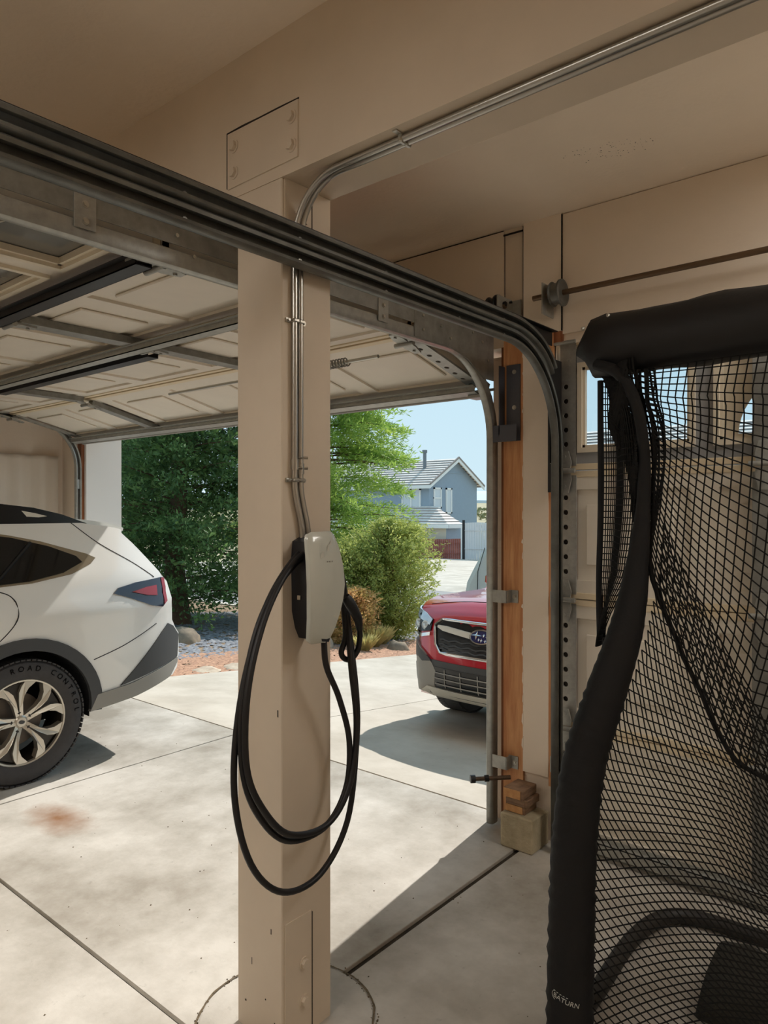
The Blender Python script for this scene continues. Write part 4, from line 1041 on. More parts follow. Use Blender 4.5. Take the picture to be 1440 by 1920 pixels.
        prof = [(1.98, 1.45), (2.2, 1.525), (2.6, 1.575), (3.2, 1.59), (3.6, 1.582), (3.85, 1.553), (4.02, 1.513), (4.18, 1.455), (4.10, 1.445), (3.8, 1.455), (3.2, 1.468), (2.6, 1.468), (2.2, 1.445)]
        rl.prism(prof if sg > 0 else prof[::-1], xr - .025, xr + .025, lambda u, v, d: (d, u, v)); ro = rl.build('roof_rail', 'black', car, smooth=40)
        lo = MB(); lo.prism([(3.78, 1.535), (3.86, 1.52), (3.93, 1.502), (3.88, 1.495), (3.81, 1.50)], xr - .0265, xr + .0265, lambda u, v, d: (d, u, v)); lo.build('rail_slot', 'skid', ro)
        # mirror
        mi = MB(); mi.box(sg * .93, sg * 1.08, 1.60, 1.72, 1.08, 1.20, c=.03); mi.build('door_mirror', paint, car, smooth=50)
        for cy_, let in ((FA, False), (RA, lettering)): wheel(car, sg * .80, cy_, sg, let and sg > 0)
        # headlamp
        hl = [(sg * x, z) for x, z in ((.50, .835), (.60, .875), (.70, .90), (.80, .915), (.815, .86), (.80, .79), (.74, .735), (.60, .735), (.50, .75))]
        if sg > 0: hl = hl[::-1]
        h_ = patch(hl, front_fn, .012, .03, .04).build('headlamp', 'black', car, smooth=45)
        e_ = [(sg * x, z) for x, z in ((.50, .835), (.60, .875), (.70, .90), (.80, .915), (.815, .87), (.72, .85), (.60, .815), (.52, .79))]
        patch(e_ if sg < 0 else e_[::-1], front_fn, .018, .01, .04).build('lamp_cover', 'lamp_clear', h_, smooth=45)
        for (cx_, cz_, r_) in ((.565, .785, .036), (.66, .79, .034)):
            l_ = MB(); p = front_fn(sg * cx_, cz_, .012); l_.lathe([(r_, 0), (r_ * .95, -.008), (r_ * .7, -.004), (.001, -.012)], 20, p, 'y'); l_.build('projector_lens', 'lamp_clear', h_, smooth=40)
        b_ = [(sg * x, z) for x, z in ((.50, .74), (.60, .72), (.74, .735), (.80, .77), (.80, .75), (.74, .715), (.60, .695), (.50, .715))]
        patch(b_ if sg < 0 else b_[::-1], front_fn, .016, .02, .04).build('lamp_bezel', 'chrome', h_, smooth=45)
        # front bumper cladding wing and fog lamp
        wg = [(sg * x, z) for x, z in ((.44, .52), (.50, .56), (.60, .625), (.74, .665), (.84, .66), (.86, .50), (.86, .36), (.80, .30), (.60, .28), (.42, .29), (.42, .36), (.40, .47))]
        patch(wg if sg < 0 else wg[::-1], front_fn, .018, .04, .05).build('bumper_wing', 'cladding_lt', car, smooth=45)
        wd = [(sg * x, z) for x, z in ((.45, .535), (.60, .615), (.74, .655), (.84, .65), (.85, .55), (.70, .53), (.62, .545), (.56, .52))]
        patch(wd if sg < 0 else wd[::-1], front_fn, .021, .02, .05).build('bumper_wing_top', 'cladding', car, smooth=45)
        fg = [(sg * x, z) for x, z in ((.74, .48), (.80, .47), (.80, .35), (.75, .34))]
        patch(fg if sg < 0 else fg[::-1], front_fn, .022, .02, .04).build('fog_lamp', 'lamp_clear', car, smooth=45)
    # front centre
    gp_ = [(-.46, .80), (-.40, .845), (.40, .845), (.46, .80), (.42, .66), (.36, .605), (-.36, .605), (-.42, .66)]
    gr0 = patch(gp_[::-1], front_fn, .004, .02, .05).build('grille', 'black', car, smooth=45)
    m_ = MB(); m_.tube([front_fn(u, v, .012) for u, v in densify(gp_, .04)], .011, 6, closed=True); m_.build('grille_frame', 'chrome', gr0, smooth=60)
    for sg in (1, -1):
        wgp = [(sg * x, z) for x, z in ((.08, .775), (.34, .80), (.42, .80), (.42, .785), (.36, .765), (.08, .735))]
        patch(wgp if sg < 0 else wgp[::-1], front_fn, .026, .02, .04).build('grille_wing', 'skid', gr0, smooth=45)
    for z in (.70, .665, .635):
        m_ = MB(); m_.tube([front_fn(-.38 + .76 * k / 24, z + .006 * math.sin(k * 1.6), .012) for k in range(25)], .006, 5); m_.build('grille_bar', 'cladding', gr0, smooth=60)
    em = MB(); ring = [front_fn(.088 * math.cos(2 * math.pi * k / 28), .758 + .047 * math.sin(2 * math.pi * k / 28), .034) for k in range(28)]
    em.add(ring + [front_fn(0, .758, .034)], [(i, 28, (i + 1) % 28) for i in range(28)]); eb = em.build('emblem', 'emblem', car)
    m_ = MB(); m_.tube(ring, .0075, 6, closed=True); m_.build('emblem_ring', 'chrome', eb, smooth=60)
    for (sx, sz, r_) in ((-.035, .768, .030), (.022, .772, .014), (.052, .762, .014), (.010, .738, .014), (.042, .735, .014), (-.012, .742, .013)):
        m_ = MB(); pts = []
        for k in range(8):
            rr = r_ if k % 2 == 0 else r_ * .28; a = math.pi / 4 * k; pts.append(front_fn(sx + rr * math.cos(a) * (1.5 if r_ > .02 else 1), sz + rr * math.sin(a), .040))
        m_.add(pts + [front_fn(sx, sz, .044)], [(k, 8, (k + 1) % 8) for k in range(8)]); m_.build('emblem_star', 'chrome', eb)
    lo = [(-.44, .50), (.44, .50), (.42, .40), (.38, .355), (-.38, .355), (-.42, .40)]
    patch([(-.50, .53), (-.46, .545), (.46, .545), (.50, .53), (.46, .30), (-.46, .30)][::-1], front_fn, .012, .03, .05).build('lower_fascia', 'cladding', car, smooth=45)
    li = patch(lo[::-1], front_fn, .016, .02, .05).build('lower_intake', 'black', car, smooth=45)
    for z in (.46, .42, .38):
        m_ = MB(); m_.tube([front_fn(-.40 + .80 * k / 16, z, .022) for k in range(17)], .005, 5); m_.build('intake_bar', 'cladding_lt', li, smooth=60)
    for x in (-.3, -.15, 0, .15, .3):
        m_ = MB(); m_.tube([front_fn(x, .36 + .13 * k / 6, .020) for k in range(7)], .004, 5); m_.build('intake_bar', 'cladding_lt', li, smooth=60)
    patch([(-.50, .345), (.50, .345), (.58, .30), (.50, .262), (-.50, .262), (-.58, .30)][::-1], front_fn, .032, .05, .05).build('skid_plate', 'skid', car, smooth=45)
    # hood crease, windshield, roof, rear glass, spoiler line
    m_ = MB(); m_.tube([TOP(-.62 + 1.24 * k / 20, 7.2, .0) for k in range(21)], .004, 5); m_.build('hood_seam', 'seam', car)
    sc_ = patch([(-.30, 9.3), (.30, 9.3), (.22, 10.4), (-.22, 10.4)], TOP, .022, .03, .1).build('hood_scoop', paint, car, smooth=45)
    sp2 = MB(); spp = [(4.02, 1.495), (4.25, 1.475), (4.46, 1.445), (4.53, 1.42), (4.525, 1.40), (4.42, 1.395), (4.30, 1.37), (4.20, 1.39)]
    for x0_, x1_, f_ in ((-.50, .50, 1), (-.60, -.50, .9), (.50, .60, .9)): sp2.prism([(4.02 + (y - 4.02) * f_, z) for y, z in spp], x0_, x1_, lambda u, v, d: (d, u, v))
    sp2.build('roof_spoiler', paint, car, smooth=40)
    wsx = lambda f: [(x * f, s_) for x, s_ in ((-.70, 11.25), (.70, 11.25), (.60, 13.6), (-.60, 13.6))]
    patch(wsx(1), TOP, .004, .01, .12).build('windshield', 'tint', car, smooth=45)
    patch([(-.52, 23.2), (.52, 23.2), (.60, 24.6), (-.60, 24.6)][::-1], TOP, .004, .01, .12).build('rear_glass', 'tint', car, smooth=45)
    return car
def place(car, loc, pitch=0.0, yaw=0.0):
    car.location = loc; car.rotation_euler = (R(pitch), 0, R(yaw))
white = wagon('white station wagon with black roof rails parked inside the garage', 'white_paint', True)
place(white, (-5.028, -1.93, 0))
slope = math.degrees(math.atan(.78 / 7.84))
red = wagon('red station wagon facing the garage on the sunny driveway', 'red_paint')
place(red, (-2.69, 4.28, gz(4.28) + .0), -slope)

# ============================================================ OUTSIDE GROUND
drive = struct(strip('driveway', 'joint', -6.1, 3.2, 3.165, 11.0, dz=-.02), 'sloping concrete driveway outside the garage', 'driveway')
xs_ = [-6.1, -3.95, -1.632, .6, 3.2]; ys_ = [3.166, 7.3, 11.0]
for i in range(4):
    for j in range(2): strip('slab', 'drive', xs_[i] + .004, xs_[i + 1] - .004, ys_[j] + .003, ys_[j + 1] - .003, drive)
struct(strip('sidewalk', 'drive', -40, 30, 11.0, 12.0), 'pale concrete sidewalk beside the street', 'sidewalk')
struct(strip('street', 'asphalt', -70, 60, 12.0, 19.0), 'grey asphalt street in front of the garage', 'street')
nd = struct(strip('neighbour_driveway', 'joint', -30.5, -8.5, 19.0, 42.8, dz=-.02), 'wide concrete driveway across the street', 'driveway')
for x in range(5):
    for y in range(4): strip('slab', 'drive', -30.5 + x * 4.4 + .01, -30.5 + (x + 1) * 4.4 - .01, 19.0 + y * 5.95 + .01, 19.0 + (y + 1) * 5.95 - .01, nd)
struct(strip('garden_bed', 'soil', -22, -6.1, 3.26, 11.0, dz=-.03, thick=.4), 'bare soil garden bed beside the driveway', 'garden bed')
struct(strip('side_yard', 'soil', 3.2, 30, 3.26, 11.0, dz=-.02), 'bare soil yard beside the driveway', 'yard')
struct(strip('far_yard', 'scrub_ground', -140, -30.5, 19.0, 42.8, dz=-.03), 'dry yard beyond the neighbour driveway', 'yard')
struct(strip('far_yard', 'scrub_ground', -8.5, 80, 19.0, 42.8, dz=-.03), 'dry yard right of the neighbour driveway', 'yard')
struct(strip('scrubland', 'scrub_ground', -400, 300, 42.8, 400, dz=-.03, thick=1), 'dry scrubland rising behind the houses', 'land')
struct(strip('side_lot', 'soil', -80, -22, 3.26, 12.0, dz=-.04), 'bare ground past the garden bed', 'yard')
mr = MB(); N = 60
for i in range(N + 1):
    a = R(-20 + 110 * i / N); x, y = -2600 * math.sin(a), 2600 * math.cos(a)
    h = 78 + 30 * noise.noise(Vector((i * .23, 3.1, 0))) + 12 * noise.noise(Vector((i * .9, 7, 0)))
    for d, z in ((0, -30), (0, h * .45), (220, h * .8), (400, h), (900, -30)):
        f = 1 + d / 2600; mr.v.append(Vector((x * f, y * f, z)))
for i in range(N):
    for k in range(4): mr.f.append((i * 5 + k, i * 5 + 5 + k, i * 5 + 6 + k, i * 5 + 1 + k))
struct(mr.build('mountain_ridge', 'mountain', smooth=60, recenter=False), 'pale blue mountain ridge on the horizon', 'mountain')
# plain far below the ridge
fp = MB().box(-3500, 2500, 400, 3300, -8, -5.5); struct(fp.build('valley_floor', 'scrub_ground', recenter=False), 'flat dry valley before the ridge', 'land')

# gravel, bark and rocks in the bed
def pebbles(name, material, n, xr, yr, s0, s1, flat, label, cat, zoff=0.0, keep=None):
    base = np.array([(1, 0, 0), (.3, .95, .1), (-.8, .6, 0), (-.8, -.6, .1), (.3, -.95, 0), (.1, 0, .8), (0, 0, -.5)])
    F0 = np.array([(0, 1, 5), (1, 2, 5), (2, 3, 5), (3, 4, 5), (4, 0, 5)])
    x = RNG.uniform(*xr, n); y = RNG.uniform(*yr, n)
    if keep is not None:
        k = keep(x, y); x, y = x[k], y[k]; n = len(x)
    s_ = RNG.uniform(s0, s1, n); a = RNG.uniform(0, 6.28, n); el = RNG.uniform(.5, 1.3, n)
    z = np.interp(y, GY, GZ) + zoff
    V = np.repeat(base[None], n, 0) * (1 + RNG.uniform(-.25, .25, (n, 7, 3)))
    c_, q = np.cos(a)[:, None], np.sin(a)[:, None]
    X = V[:, :, 0] * el[:, None]; Y = V[:, :, 1]
    W = np.stack([(X * c_ - Y * q) * s_[:, None] + x[:, None], (X * q + Y * c_) * s_[:, None] + y[:, None], V[:, :, 2] * s_[:, None] * flat + z[:, None]], -1)
    F = (F0[None] + (np.arange(n) * 7)[:, None, None]).reshape(-1, 3)
    o = np_mesh(name, W.reshape(-1, 3), F, material); return tag(o, label, cat, kind='stuff')
pebbles('gravel', 'gravel', 9000, (-12.5, -7.1), (3.4, 10.9), .02, .055, .6, 'loose grey gravel covering the garden bed under the trees', 'gravel', -.02)
pebbles('bark_mulch', 'bark_chip', 9000, (-7.4, -6.11), (3.4, 10.9), .018, .045, .35, 'reddish bark chips along the edge of the driveway', 'mulch', -.015)
def rock(name, material, x, y, rx, ry, rz, label, seed, group=None):
    m = MB(); n1, n2 = 18, 10; z0 = gz(y) - .02
    for j in range(n2 + 1):
        th = math.pi * j / n2
        for i in range(n1):
            ph = 2 * math.pi * i / n1; d = Vector((math.sin(th) * math.cos(ph), math.sin(th) * math.sin(ph), math.cos(th)))
            s_ = 1 + .28 * noise.noise(d * 1.3 + Vector((seed, 0, 0))) + .1 * noise.noise(d * 3.5 + Vector((0, seed, 0)))
            m.v.append(Vector((x + d.x * rx * s_, y + d.y * ry * s_, z0 + max(-.3, d.z) * rz * s_)))
    for j in range(n2):
        for i in range(n1): m.f.append((j * n1 + i, j * n1 + (i + 1) % n1, (j + 1) * n1 + (i + 1) % n1, (j + 1) * n1 + i))
    return tag(m.build(name, material, smooth=50), label, 'rock', group)
rock('boulder', 'boulder', -8.55, 5.80, .27, .22, .22, 'brown boulder in the gravel beneath the dark evergreen tree', 2)
rock('boulder', 'boulder', -8.9, 7.35, .16, .14, .15, 'small grey boulder at the back of the shaded gravel', 5)
rock('boulder', 'pale_rock', -7.35, 7.25, .24, .24, .30, 'pale upright rock below the orange shrub', 9)
rock('boulder', 'boulder', -6.65, 8.2, .19, .14, .13, 'flat grey rock beside the dry grass', 12)
rock('flagstone', 'pale_rock', -6.32, 5.0, .20, .17, .045, 'pale flat stepping stone at the driveway edge, farther one', 15)
rock('flagstone', 'pale_rock', -6.28, 4.55, .16, .15, .04, 'pale flat stepping stone at the driveway edge, nearer one', 19)

# ============================================================ PLANTS
def leaf_quads(C, D, size, aspect, jit=.5):
    """quads at centres C pointing along D"""
    n = len(C); D = D / (np.linalg.norm(D, axis=1, keepdims=True) + 1e-9)
    U = np.cross(D, RNG.normal(size=(n, 3))); U /= (np.linalg.norm(U, axis=1, keepdims=True) + 1e-9)
    s_ = size * RNG.uniform(1 - jit, 1 + jit, (n, 1))
    a, b = D * s_, U * s_ * aspect
    V = np.stack([C - b * .5, C + a * .5 - b * .35, C + a, C + a * .5 + b * .5], 1).reshape(-1, 3)
    F = np.arange(n * 4).reshape(-1, 4); return V, F
def tree(name, label, x, y, H_, rad, z_lo, leaf, nb, per, lsize, aspect, droop, shape, group, upward=.3, seed=1, spread=.16, zb=None):
    rng = np.random.default_rng(seed); z0 = gz(y) - .05 if zb is None else zb
    t_ = thing(name, label, 'tree' if 'tree' in name else 'shrub', (x, y, z0), group)
    tk = MB(); k = max(4, int(H_ * 3)); pts = [(x + .06 * math.sin(i * .8 + seed), y + .05 * math.cos(i * .7), z0 + H_ * .93 * i / k) for i in range(k + 1)]
    r0 = .03 + .028 * H_
    tk.tube(pts, [max(.008, r0 * (1 - i / (k + 1)) ** .8) for i in range(k + 1)], 9); tk.build('trunk', 'trunk', t_, smooth=60)
    bt = MB(); C = []; D = []
    for b in range(nb):
        f = rng.uniform(0, 1) ** .9; zz = z_lo + (H_ - z_lo) * f
        rr = rad * shape(f) * rng.uniform(.75, 1.08); a = rng.uniform(0, 6.283)
        d = np.array([math.cos(a), math.sin(a), upward * rng.uniform(.3, 1.4)])
        p0 = np.array([x, y, z0 + zz - rr * d[2] * .5])
        segs = 5; P_ = [p0 + d * rr * (i / segs) - np.array([0, 0, droop * rr * (i / segs) ** 2]) for i in range(segs + 1)]
        if b % 3 == 0: bt.tube([tuple(p) for p in P_], [.018 * (1 - .8 * i / segs) * (.5 + H_ / 8) for i in range(segs + 1)], 4, caps=False)
        m = int(per * rng.uniform(.6, 1.3))
        tt = rng.uniform(.25, 1.05, m); idx = np.minimum((tt * segs).astype(int), segs - 1); fr = tt * segs - idx
        Pn = np.array(P_); base = Pn[idx] * (1 - fr[:, None]) + Pn[idx + 1] * fr[:, None]
        C.append(base + rng.normal(0, 1, (m, 3)) * spread * (0.35 + .9 * (1.1 - tt)[:, None]) * np.array([1, 1, .55]))
        dd = np.array([d[0], d[1], .15]) + rng.normal(0, .65, (m, 3)); D.append(dd)
    bt.build('branches', 'trunk', t_)['kind'] = 'stuff'
    V, F = leaf_quads(np.concatenate(C), np.concatenate(D), lsize, aspect)
    o = np_mesh('foliage', V, F, leaf, t_); o['kind'] = 'stuff'
    return t_
cone = lambda f: (1 - f) ** .7 * .9 + .12
egg = lambda f: math.sin(math.pi * min(1, .12 + .86 * f)) ** .6
tree('cedar_tree', 'dense dark green evergreen tree beyond the white car', -10.6, 7.1, 6.2, 2.25, .35, 'leaf_dark', 420, 190, .085, .5, .12, lambda f: (1 - f * .75) ** .8, None, .25, 3, .2)
tree('cedar_tree', 'dark evergreen tree behind the white jamb', -14.6, 8.6, 6.5, 2.3, .3, 'leaf_dark', 300, 150, .10, .5, .12, lambda f: (1 - f * .7) ** .8, None, .25, 8, .22)
tree('pine_tree', 'tall sunlit pine tree behind the olive bush', -10.6, 10.6, 7.0, 2.15, .95, 'leaf_pine', 430, 240, .12, .22, .18, lambda f: (1 - f * .6) ** .7 * (.55 + .45 * min(1, f * 4 + .3)), None, .15, 5, .15)
tree('round_bush', 'olive green bush with dense upright tips beside the driveway', -7.72, 9.35, 1.95, .84, .05, 'leaf_bush', 300, 150, .055, .4, -.05, egg, None, .9, 11, .10)
tree('round_bush', 'lower olive bush touching the orange shrub', -8.15, 8.9, 1.55, .78, .05, 'leaf_bush', 170, 130, .06, .4, -.05, egg, None, .9, 17, .10)
tree('autumn_shrub', 'orange tinged shrub in front of the olive bush', -7.42, 8.0, .85, .50, .05, 'leaf_orange', 120, 90, .045, .5, 0, egg, None, .7, 23, .07)
def tuft(x, y, h, n, label):
    z0 = gz(y) - .02; a = RNG.uniform(0, 6.28, n); l = RNG.uniform(.1, .6, n)
    C = np.stack([x + .05 * np.cos(a), y + .05 * np.sin(a), np.full(n, z0)], -1); D = np.stack([np.cos(a) * l, np.sin(a) * l, np.ones(n)], -1)
    D /= np.linalg.norm(D, axis=1, keepdims=True); U = np.stack([-np.sin(a), np.cos(a), np.zeros(n)], -1) * .006; hh = (h * RNG.uniform(.5, 1.1, n))[:, None]
    mid = C + D * hh * .6; tip = C + D * hh + np.stack([np.cos(a) * l, np.sin(a) * l, -.3 * l], -1) * h * .35
    V = np.stack([C - U, C + U, mid + U, tip, mid - U], 1).reshape(-1, 3); F = np.arange(n * 5).reshape(-1, 5)
    t_ = thing('grass_tuft', label, 'grass', (x, y, z0)); np_mesh('blades', V, F, 'grass', t_)['kind'] = 'stuff'
tuft(-7.0, 8.1, .34, 420, 'dry yellow grass tuft below the olive bush')
tuft(-6.75, 7.6, .26, 300, 'smaller dry grass tuft nearer the driveway edge')
tuft(-7.2, 8.5, .30, 300, 'pale grass tuft tucked under the bush')
# far scrub
n = 2600; xx = RNG.uniform(-230, 60, n); yy = 52 + 230 * RNG.uniform(0, 1, n) ** 1.3
C = []; D = []; S_ = []
zz = np.interp(yy, GY, GZ); k = 14
cen = np.repeat(np.stack([xx, yy, zz + .2], -1), k, 0); sc_r = np.repeat(RNG.uniform(.4, 1.3, n), k)
d = RNG.normal(size=(n * k, 3)); d[:, 2] = np.abs(d[:, 2]); d /= np.linalg.norm(d, axis=1, keepdims=True)
V, F = leaf_quads(cen + d * sc_r[:, None] * .5, d, .75, .9); tag(np_mesh('sagebrush', V, F, 'sage'), 'grey green sagebrush scattered over the far slope', 'brush', kind='stuff')

# ============================================================ NEIGHBOUR HOUSES
def roof_planes(m, edge, x0, x1, y_e, z_e, y_r, z_r, n):
    """tile courses between an eave (y_e, z_e) and a ridge (y_r, z_r), along x"""
    for k in range(n):
        a, b = k / n, (k + 1) / n
        ya, za = y_e + (y_r - y_e) * a, z_e + (z_r - z_e) * a; yb, zb = y_e + (y_r - y_e) * b, z_e + (z_r - z_e) * b
        m.add([(x0, ya, za + .10), (x1, ya, za + .10), (x1, yb, zb + .03), (x0, yb, zb + .03)], [(0, 1, 2, 3)])
        edge.add([(x0, ya, za + .0), (x1, ya, za + .0), (x1, ya, za + .10), (x0, ya, za + .10)], [(0, 1, 2, 3)])
hx, hy = -32.2, 43.5; hz = -2.1
H1 = thing('neighbour_house', 'blue grey two storey house with pale tile roof across the street', 'house', (hx - 8, hy + 3, hz))
ze, zr, wd_ = hz + 5.75, hz + 7.65, 6.6
MB().prism([(hy, hz), (hy + wd_, hz), (hy + wd_, ze), (hy + wd_ / 2, zr), (hy, ze)], hx - 17, hx, lambda u, v, d: (d, u, v)).build('wall', 'house', H1)
m = MB(); e = MB(); ov = .45; dz = (zr - ze) / (wd_ / 2)
roof_planes(m, e, hx - 17.4, hx + ov, hy - ov, ze - ov * dz, hy + wd_ / 2, zr, 11); roof_planes(m, e, hx - 17.4, hx + ov, hy + wd_ + ov, ze - ov * dz, hy + wd_ / 2, zr, 11)
rf = m.build('roof', 'tile', H1); e.build('tile_edge', 'tile_edge', rf)
for sg in (0, 1):
    ye = hy - ov if sg == 0 else hy + wd_ + ov
    b = MB(); b.prism([(ye, ze - ov * dz - .22), (ye, ze - ov * dz + .02), (hy + wd_ / 2, zr + .02), (hy + wd_ / 2, zr - .24)], hx + ov - .05, hx + ov + .03, lambda u, v, d: (d, u, v)); b.build('barge_board', 'house_trim', rf)
    b = MB(); b.prism([(ye, ze - ov * dz + .03), (ye, ze - ov * dz + .17), (hy + wd_ / 2, zr + .17), (hy + wd_ / 2, zr + .03)], hx + ov - .05, hx + ov + .06, lambda u, v, d: (d, u, v)); b.build('verge_tile', 'tile_edge', rf)
box('eave_fascia', 'house_trim', H1, hx - 17.4, hx + ov, hy - ov - .05, hy - ov, ze - ov * dz - .25, ze - ov * dz)
box('belt_trim', 'house', H1, hx, hx + .05, hy, hy + wd_, hz + 2.45, hz + 2.58); box('belt_trim', 'house', H1, hx, hx + .04, hy + 1.6, hy + wd_ - 1.6, ze + .75, ze + .85)
v_ = MB(); v_.cyl((hx - 1.9, hy + 2.0, ze + 1.0), (hx - 1.9, hy + 2.0, zr + .55), .14, 12); v_.cyl((hx - 1.9, hy + 2.0, zr + .5), (hx - 1.9, hy + 2.0, zr + .72), .2, 12); v_.build('roof_vent', 'vent', H1, smooth=40)
def gwin(y0, y1, z0, z1, n=1, horiz=False):
    f = MB(); t = .13
    for a in ((y0, y1, z0, z0 + t), (y0, y1, z1 - t, z1), (y0, y0 + t, z0, z1), (y1 - t, y1, z0, z1)): f.box(hx - .02, hx + .08, *a)
    for k in range(1, n):
        if horiz: zc = z0 + (z1 - z0) * k / n; f.box(hx - .02, hx + .07, y0, y1, zc - .06, zc + .06)
        else: yc = y0 + (y1 - y0) * k / n; f.box(hx - .02, hx + .07, yc - .06, yc + .06, z0, z1)
    w = f.build('window', 'house_trim', H1); box('pane', 'far_glass', w, hx + .0, hx + .03, y0 + .1, y1 - .1, z0 + .1, z1 - .1)
gwin(hy + .55, hy + 1.55, hz + 3.75, hz + 5.35, 2, True); gwin(hy + 2.15, hy + 2.95, hz + 3.35, hz + 5.35)
f = MB(); y_ = hy
for a in ((hx - 2.6, hx - .75, hz + 3.55, hz + 3.7), (hx - 2.6, hx - .75, hz + 5.15, hz + 5.3), (hx - 2.6, hx - 2.47, hz + 3.55, hz + 5.3), (hx - .88, hx - .75, hz + 3.55, hz + 5.3), (hx - 1.74, hx - 1.61, hz + 3.55, hz + 5.3)): f.box(a[0], a[1], y_ - .08, y_ + .02, a[2], a[3])
w = f.build('window', 'house_trim', H1); box('pane', 'far_glass', w, hx - 2.5, hx - .85, y_ - .03, y_, hz + 3.65, hz + 5.2)
# attached low garage with hip roof
gx0, gx1, gy0, gy1 = hx - 13, -29.2, hy - 1.9, hy; gh = hz + 2.55
box('garage_wall', 'garage_wall', H1, gx0, gx1 - .3, gy0 + .3, gy1 + 2, hz, gh); box('garage_side', 'house', H1, gx1 - .3, gx1 - .25, gy0 + .3, gy1 + 2, hz, gh)
m = MB(); e = MB(); nC = 7
for k in range(nC):
    a, b = k / nC, (k + 1) / nC
    za, zb = gh + 1.35 * a, gh + 1.35 * b; ya, yb = gy0 + 1.9 * a, gy0 + 1.9 * b; xa, xb = gx1 + .1 - 2.6 * a, gx1 + .1 - 2.6 * b
    m.add([(gx0, ya, za + .09), (xa, ya, za + .09), (xb, yb, zb + .02), (gx0, yb, zb + .02)], [(0, 1, 2, 3)]); e.add([(gx0, ya, za), (xa, ya, za), (xa, ya, za + .09), (gx0, ya, za + .09)], [(0, 1, 2, 3)])
    m.add([(xa, ya, za + .09), (xa, gy1, za + .09), (xb, gy1, zb + .02), (xb, yb, zb + .02)], [(0, 1, 2, 3)]); e.add([(xa, ya, za), (xa, gy1, za), (xa, gy1, za + .09), (xa, ya, za + .09)], [(0, 1, 2, 3)])
gr2 = m.build('garage_roof', 'tile', H1); e.build('tile_edge', 'tile_edge', gr2)
f = MB(); f.box(gx0, gx1 + .12, gy0 - .05, gy0 + .02, gh - .22, gh + .06); f.box(gx1 + .05, gx1 + .12, gy0, gy1, gh - .22, gh + .06); f.build('garage_fascia', 'house_trim', gr2)
for x in (gx0 + 2, gx0 + 7): 
    q = box('garage_door', 'house_trim', H1, x, x + 4.2, gy0 + .26, gy0 + .3, hz, hz + 2.1)
# second house seen through the door windows
H2 = thing('neighbour_house', 'tile roofed house seen through the closed garage door windows', 'house', (-9, 32, -1.4))
box('wall', 'garage_wall', H2, -15, -2, 29, 37, gz(29) - .3, 3.2)
m = MB(); e = MB(); roof_planes(m, e, -15.6, -1.4, 28.4, 3.0, 33, 5.3, 13); roof_planes(m, e, -15.6, -1.4, 37.6, 3.0, 33, 5.3, 13)
rf = m.build('roof', 'tile', H2); e.build('tile_edge', 'tile_edge', rf)
box('fascia', 'house_trim', H2, -15.6, -1.4, 28.33, 28.4, 2.85, 3.1)
for x in (-13.5, -8.5, -5):
    w = box('window', 'house_trim', H2, x, x + 1.8, 28.93, 29, -.1, 1.5); box('pane', 'far_glass', w, x + .12, x + 1.68, 28.91, 28.93, .02, 1.38)
gb = MB(); gb.prism([(29, 3.2), (37, 3.2), (33, 5.25)], -15, -2, lambda u, v, d: (d, u, v)); gb.build('gable', 'garage_wall', H2)

# red board fence, white gate, trailer, parked cars
def board_fence(name, label, cat, p0, p1, z0, h, wd, material, gap=.012, th=.03):
    p0, p1 = Vector(p0), Vector(p1); L_ = (p1 - p0).length; d = (p1 - p0) / L_; nrm = Vector((-d.y, d.x)); n = int(L_ / wd)
    t_ = thing(name, label, cat, ((p0.x + p1.x) / 2, (p0.y + p1.y) / 2, z0))
    m = MB()
    for i in range(n):
        a = p0 + d * (i * wd + gap / 2); b = p0 + d * ((i + 1) * wd - gap / 2); hh = h * (1 + .015 * math.sin(i * 12.9)); q = nrm * th * (.5 + .3 * (i % 2))
        m.add([(a.x, a.y, z0), (b.x, b.y, z0), (b.x + q.x, b.y + q.y, z0), (a.x + q.x, a.y + q.y, z0), (a.x, a.y, z0 + hh), (b.x, b.y, z0 + hh), (b.x + q.x, b.y + q.y, z0 + hh), (a.x + q.x, a.y + q.y, z0 + hh)], [(0, 1, 5, 4), (1, 2, 6, 5), (2, 3, 7, 6), (3, 0, 4, 7), (4, 5, 6, 7)])
    m.build('boards', material, t_)['kind'] = 'stuff'
    for zz in (.3, .8):
        r_ = MB(); a, b = p0 - nrm * .03, p1 - nrm * .03; r_.tube([(a.x, a.y, z0 + h * zz), (b.x, b.y, z0 + h * zz)], .03, 4); r_.build('fence_rail', material, t_)
    return t_
fz = gz(41.2)
board_fence('board_fence', 'reddish wood board fence beside the blue house', 'fence', (-31.3, 40.4), (-28.1, 42.0), gz(41.5) - .05, 1.45, .14, 'fence_red')
gt = board_fence('white_gate', 'tall white board gate across the neighbour driveway', 'gate', (-28.0, 42.0), (-24.2, 44.2), gz(42) - .05, 2.6, .17, 'fence_white')
MB().box(-28.12, -27.98, 41.9, 42.02, gz(42), gz(42) + 2.75).build('gate_post', 'steel_black', gt)
MB().box(-28.22, -28.12, 41.86, 41.96, gz(42), gz(42) + 2.2).build('gate_post', 'house_trim', gt)
tv = thing('travel_trailer', 'pale grey trailer parked behind the white gate', 'trailer', (-22, 46, gz(46)))
m = MB(); m.prism([(-27.0, gz(46) + .5), (-18, gz(46) + .5), (-18, gz(46) + 3.0), (-26.2, gz(46) + 3.05), (-27.1, gz(46) + 2.6)], 45.0, 47.4, lambda u, v, d: (u, d, v)); m.build('trailer_body', 'fence_white', tv)
MB().box(-26.4, -18.5, 44.95, 45.0, gz(46) + 1.9, gz(46) + 2.2).build('trailer_stripe', 'vent', tv)
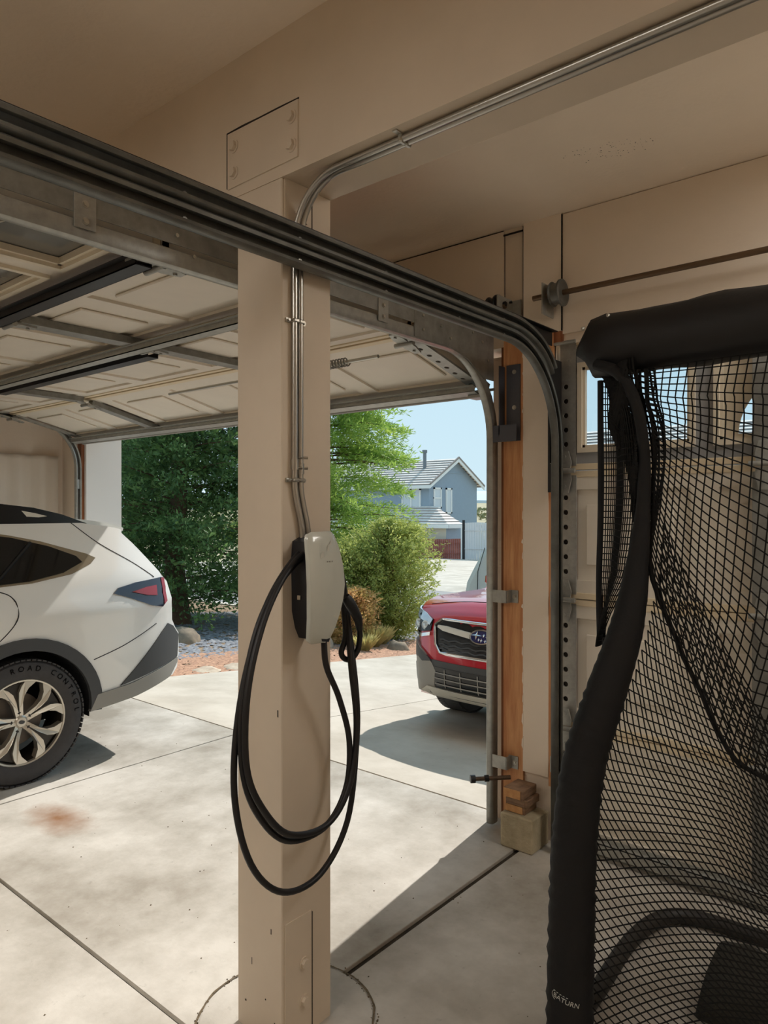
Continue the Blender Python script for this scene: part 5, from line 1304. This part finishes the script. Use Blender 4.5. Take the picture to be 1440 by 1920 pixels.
for x in (-23, -21.8): MB().lathe([(.001, -.1), (.36, -.1), (.36, .1), (.001, .1)], 20, (x, 45.1, gz(46) + .36), 'y').build('trailer_wheel', 'tire', tv, smooth=40)
MB().box(-27.1, -27.0, 46.1, 46.3, gz(46), gz(46) + .6).build('trailer_jack', 'steel_black', tv)
# white van on the street
vz = gz(14.2)
van = thing('white_van', 'white van parked on the street behind the red wagon', 'van', (-6.2, 14.2, vz))
pv = [(-8.85, .35), (-8.92, .62), (-8.86, .95), (-8.72, 1.20), (-8.48, 1.60), (-8.28, 1.80), (-7.95, 1.92), (-4.0, 1.95), (-3.92, 1.8), (-3.9, .35)]
m = MB(); 
secs = [(13.25, .93), (13.32, .98), (13.5, 1.0), (14.2, 1.0), (14.9, 1.0), (15.08, .98), (15.15, .93)]
for yv, s_ in secs:
    for (x, z) in pv: m.v.append(Vector((-6.4 + (x + 6.4) * s_, yv, vz + .3 + (z - .3) * s_)))
K = len(pv)
for j in range(len(secs) - 1):
    for k in range(K): m.f.append((j * K + k, j * K + (k + 1) % K, (j + 1) * K + (k + 1) % K, (j + 1) * K + k))
m.f.append(tuple(range(K))); m.f.append(tuple((len(secs) - 1) * K + k for k in range(K))[::-1])
m.build('van_body', 'fence_white', van, smooth=40)
for (x0, x1, z0, z1) in ((-7.5, -6.3, 1.25, 1.85),): MB().prism([(x0 - .25, z0), (x1, z0), (x1, z1), (x0 + .12, z1)], 13.20, 13.27, lambda u, v, d: (u, d, vz + v)).build('side_window', 'tint', van)
for x in (-8.1, -4.9):
    for y in (13.35, 15.05): MB().lathe([(.001, -.12), (.36, -.12), (.36, .12), (.001, .12)], 24, (x, y, vz + .36), 'y').build('van_wheel', 'tire', van, smooth=40)
for pts in (((-8.30, 1.72), (-8.48, 1.2), (-8.5, .5)), ((-7.2, 1.85), (-7.25, 1.2), (-7.2, .5)), ((-6.2, 1.95), (-6.2, .5))):
    m = MB(); m.tube([(x, 13.235, vz + z) for x, z in pts], .008, 5); m.build('panel_seam', 'seam', van)
far = wagon('light blue parked car glimpsed through the branches across the street', 'silver_paint')
place(far, (-24.5, 30.2, gz(30.2)), 0, 62)
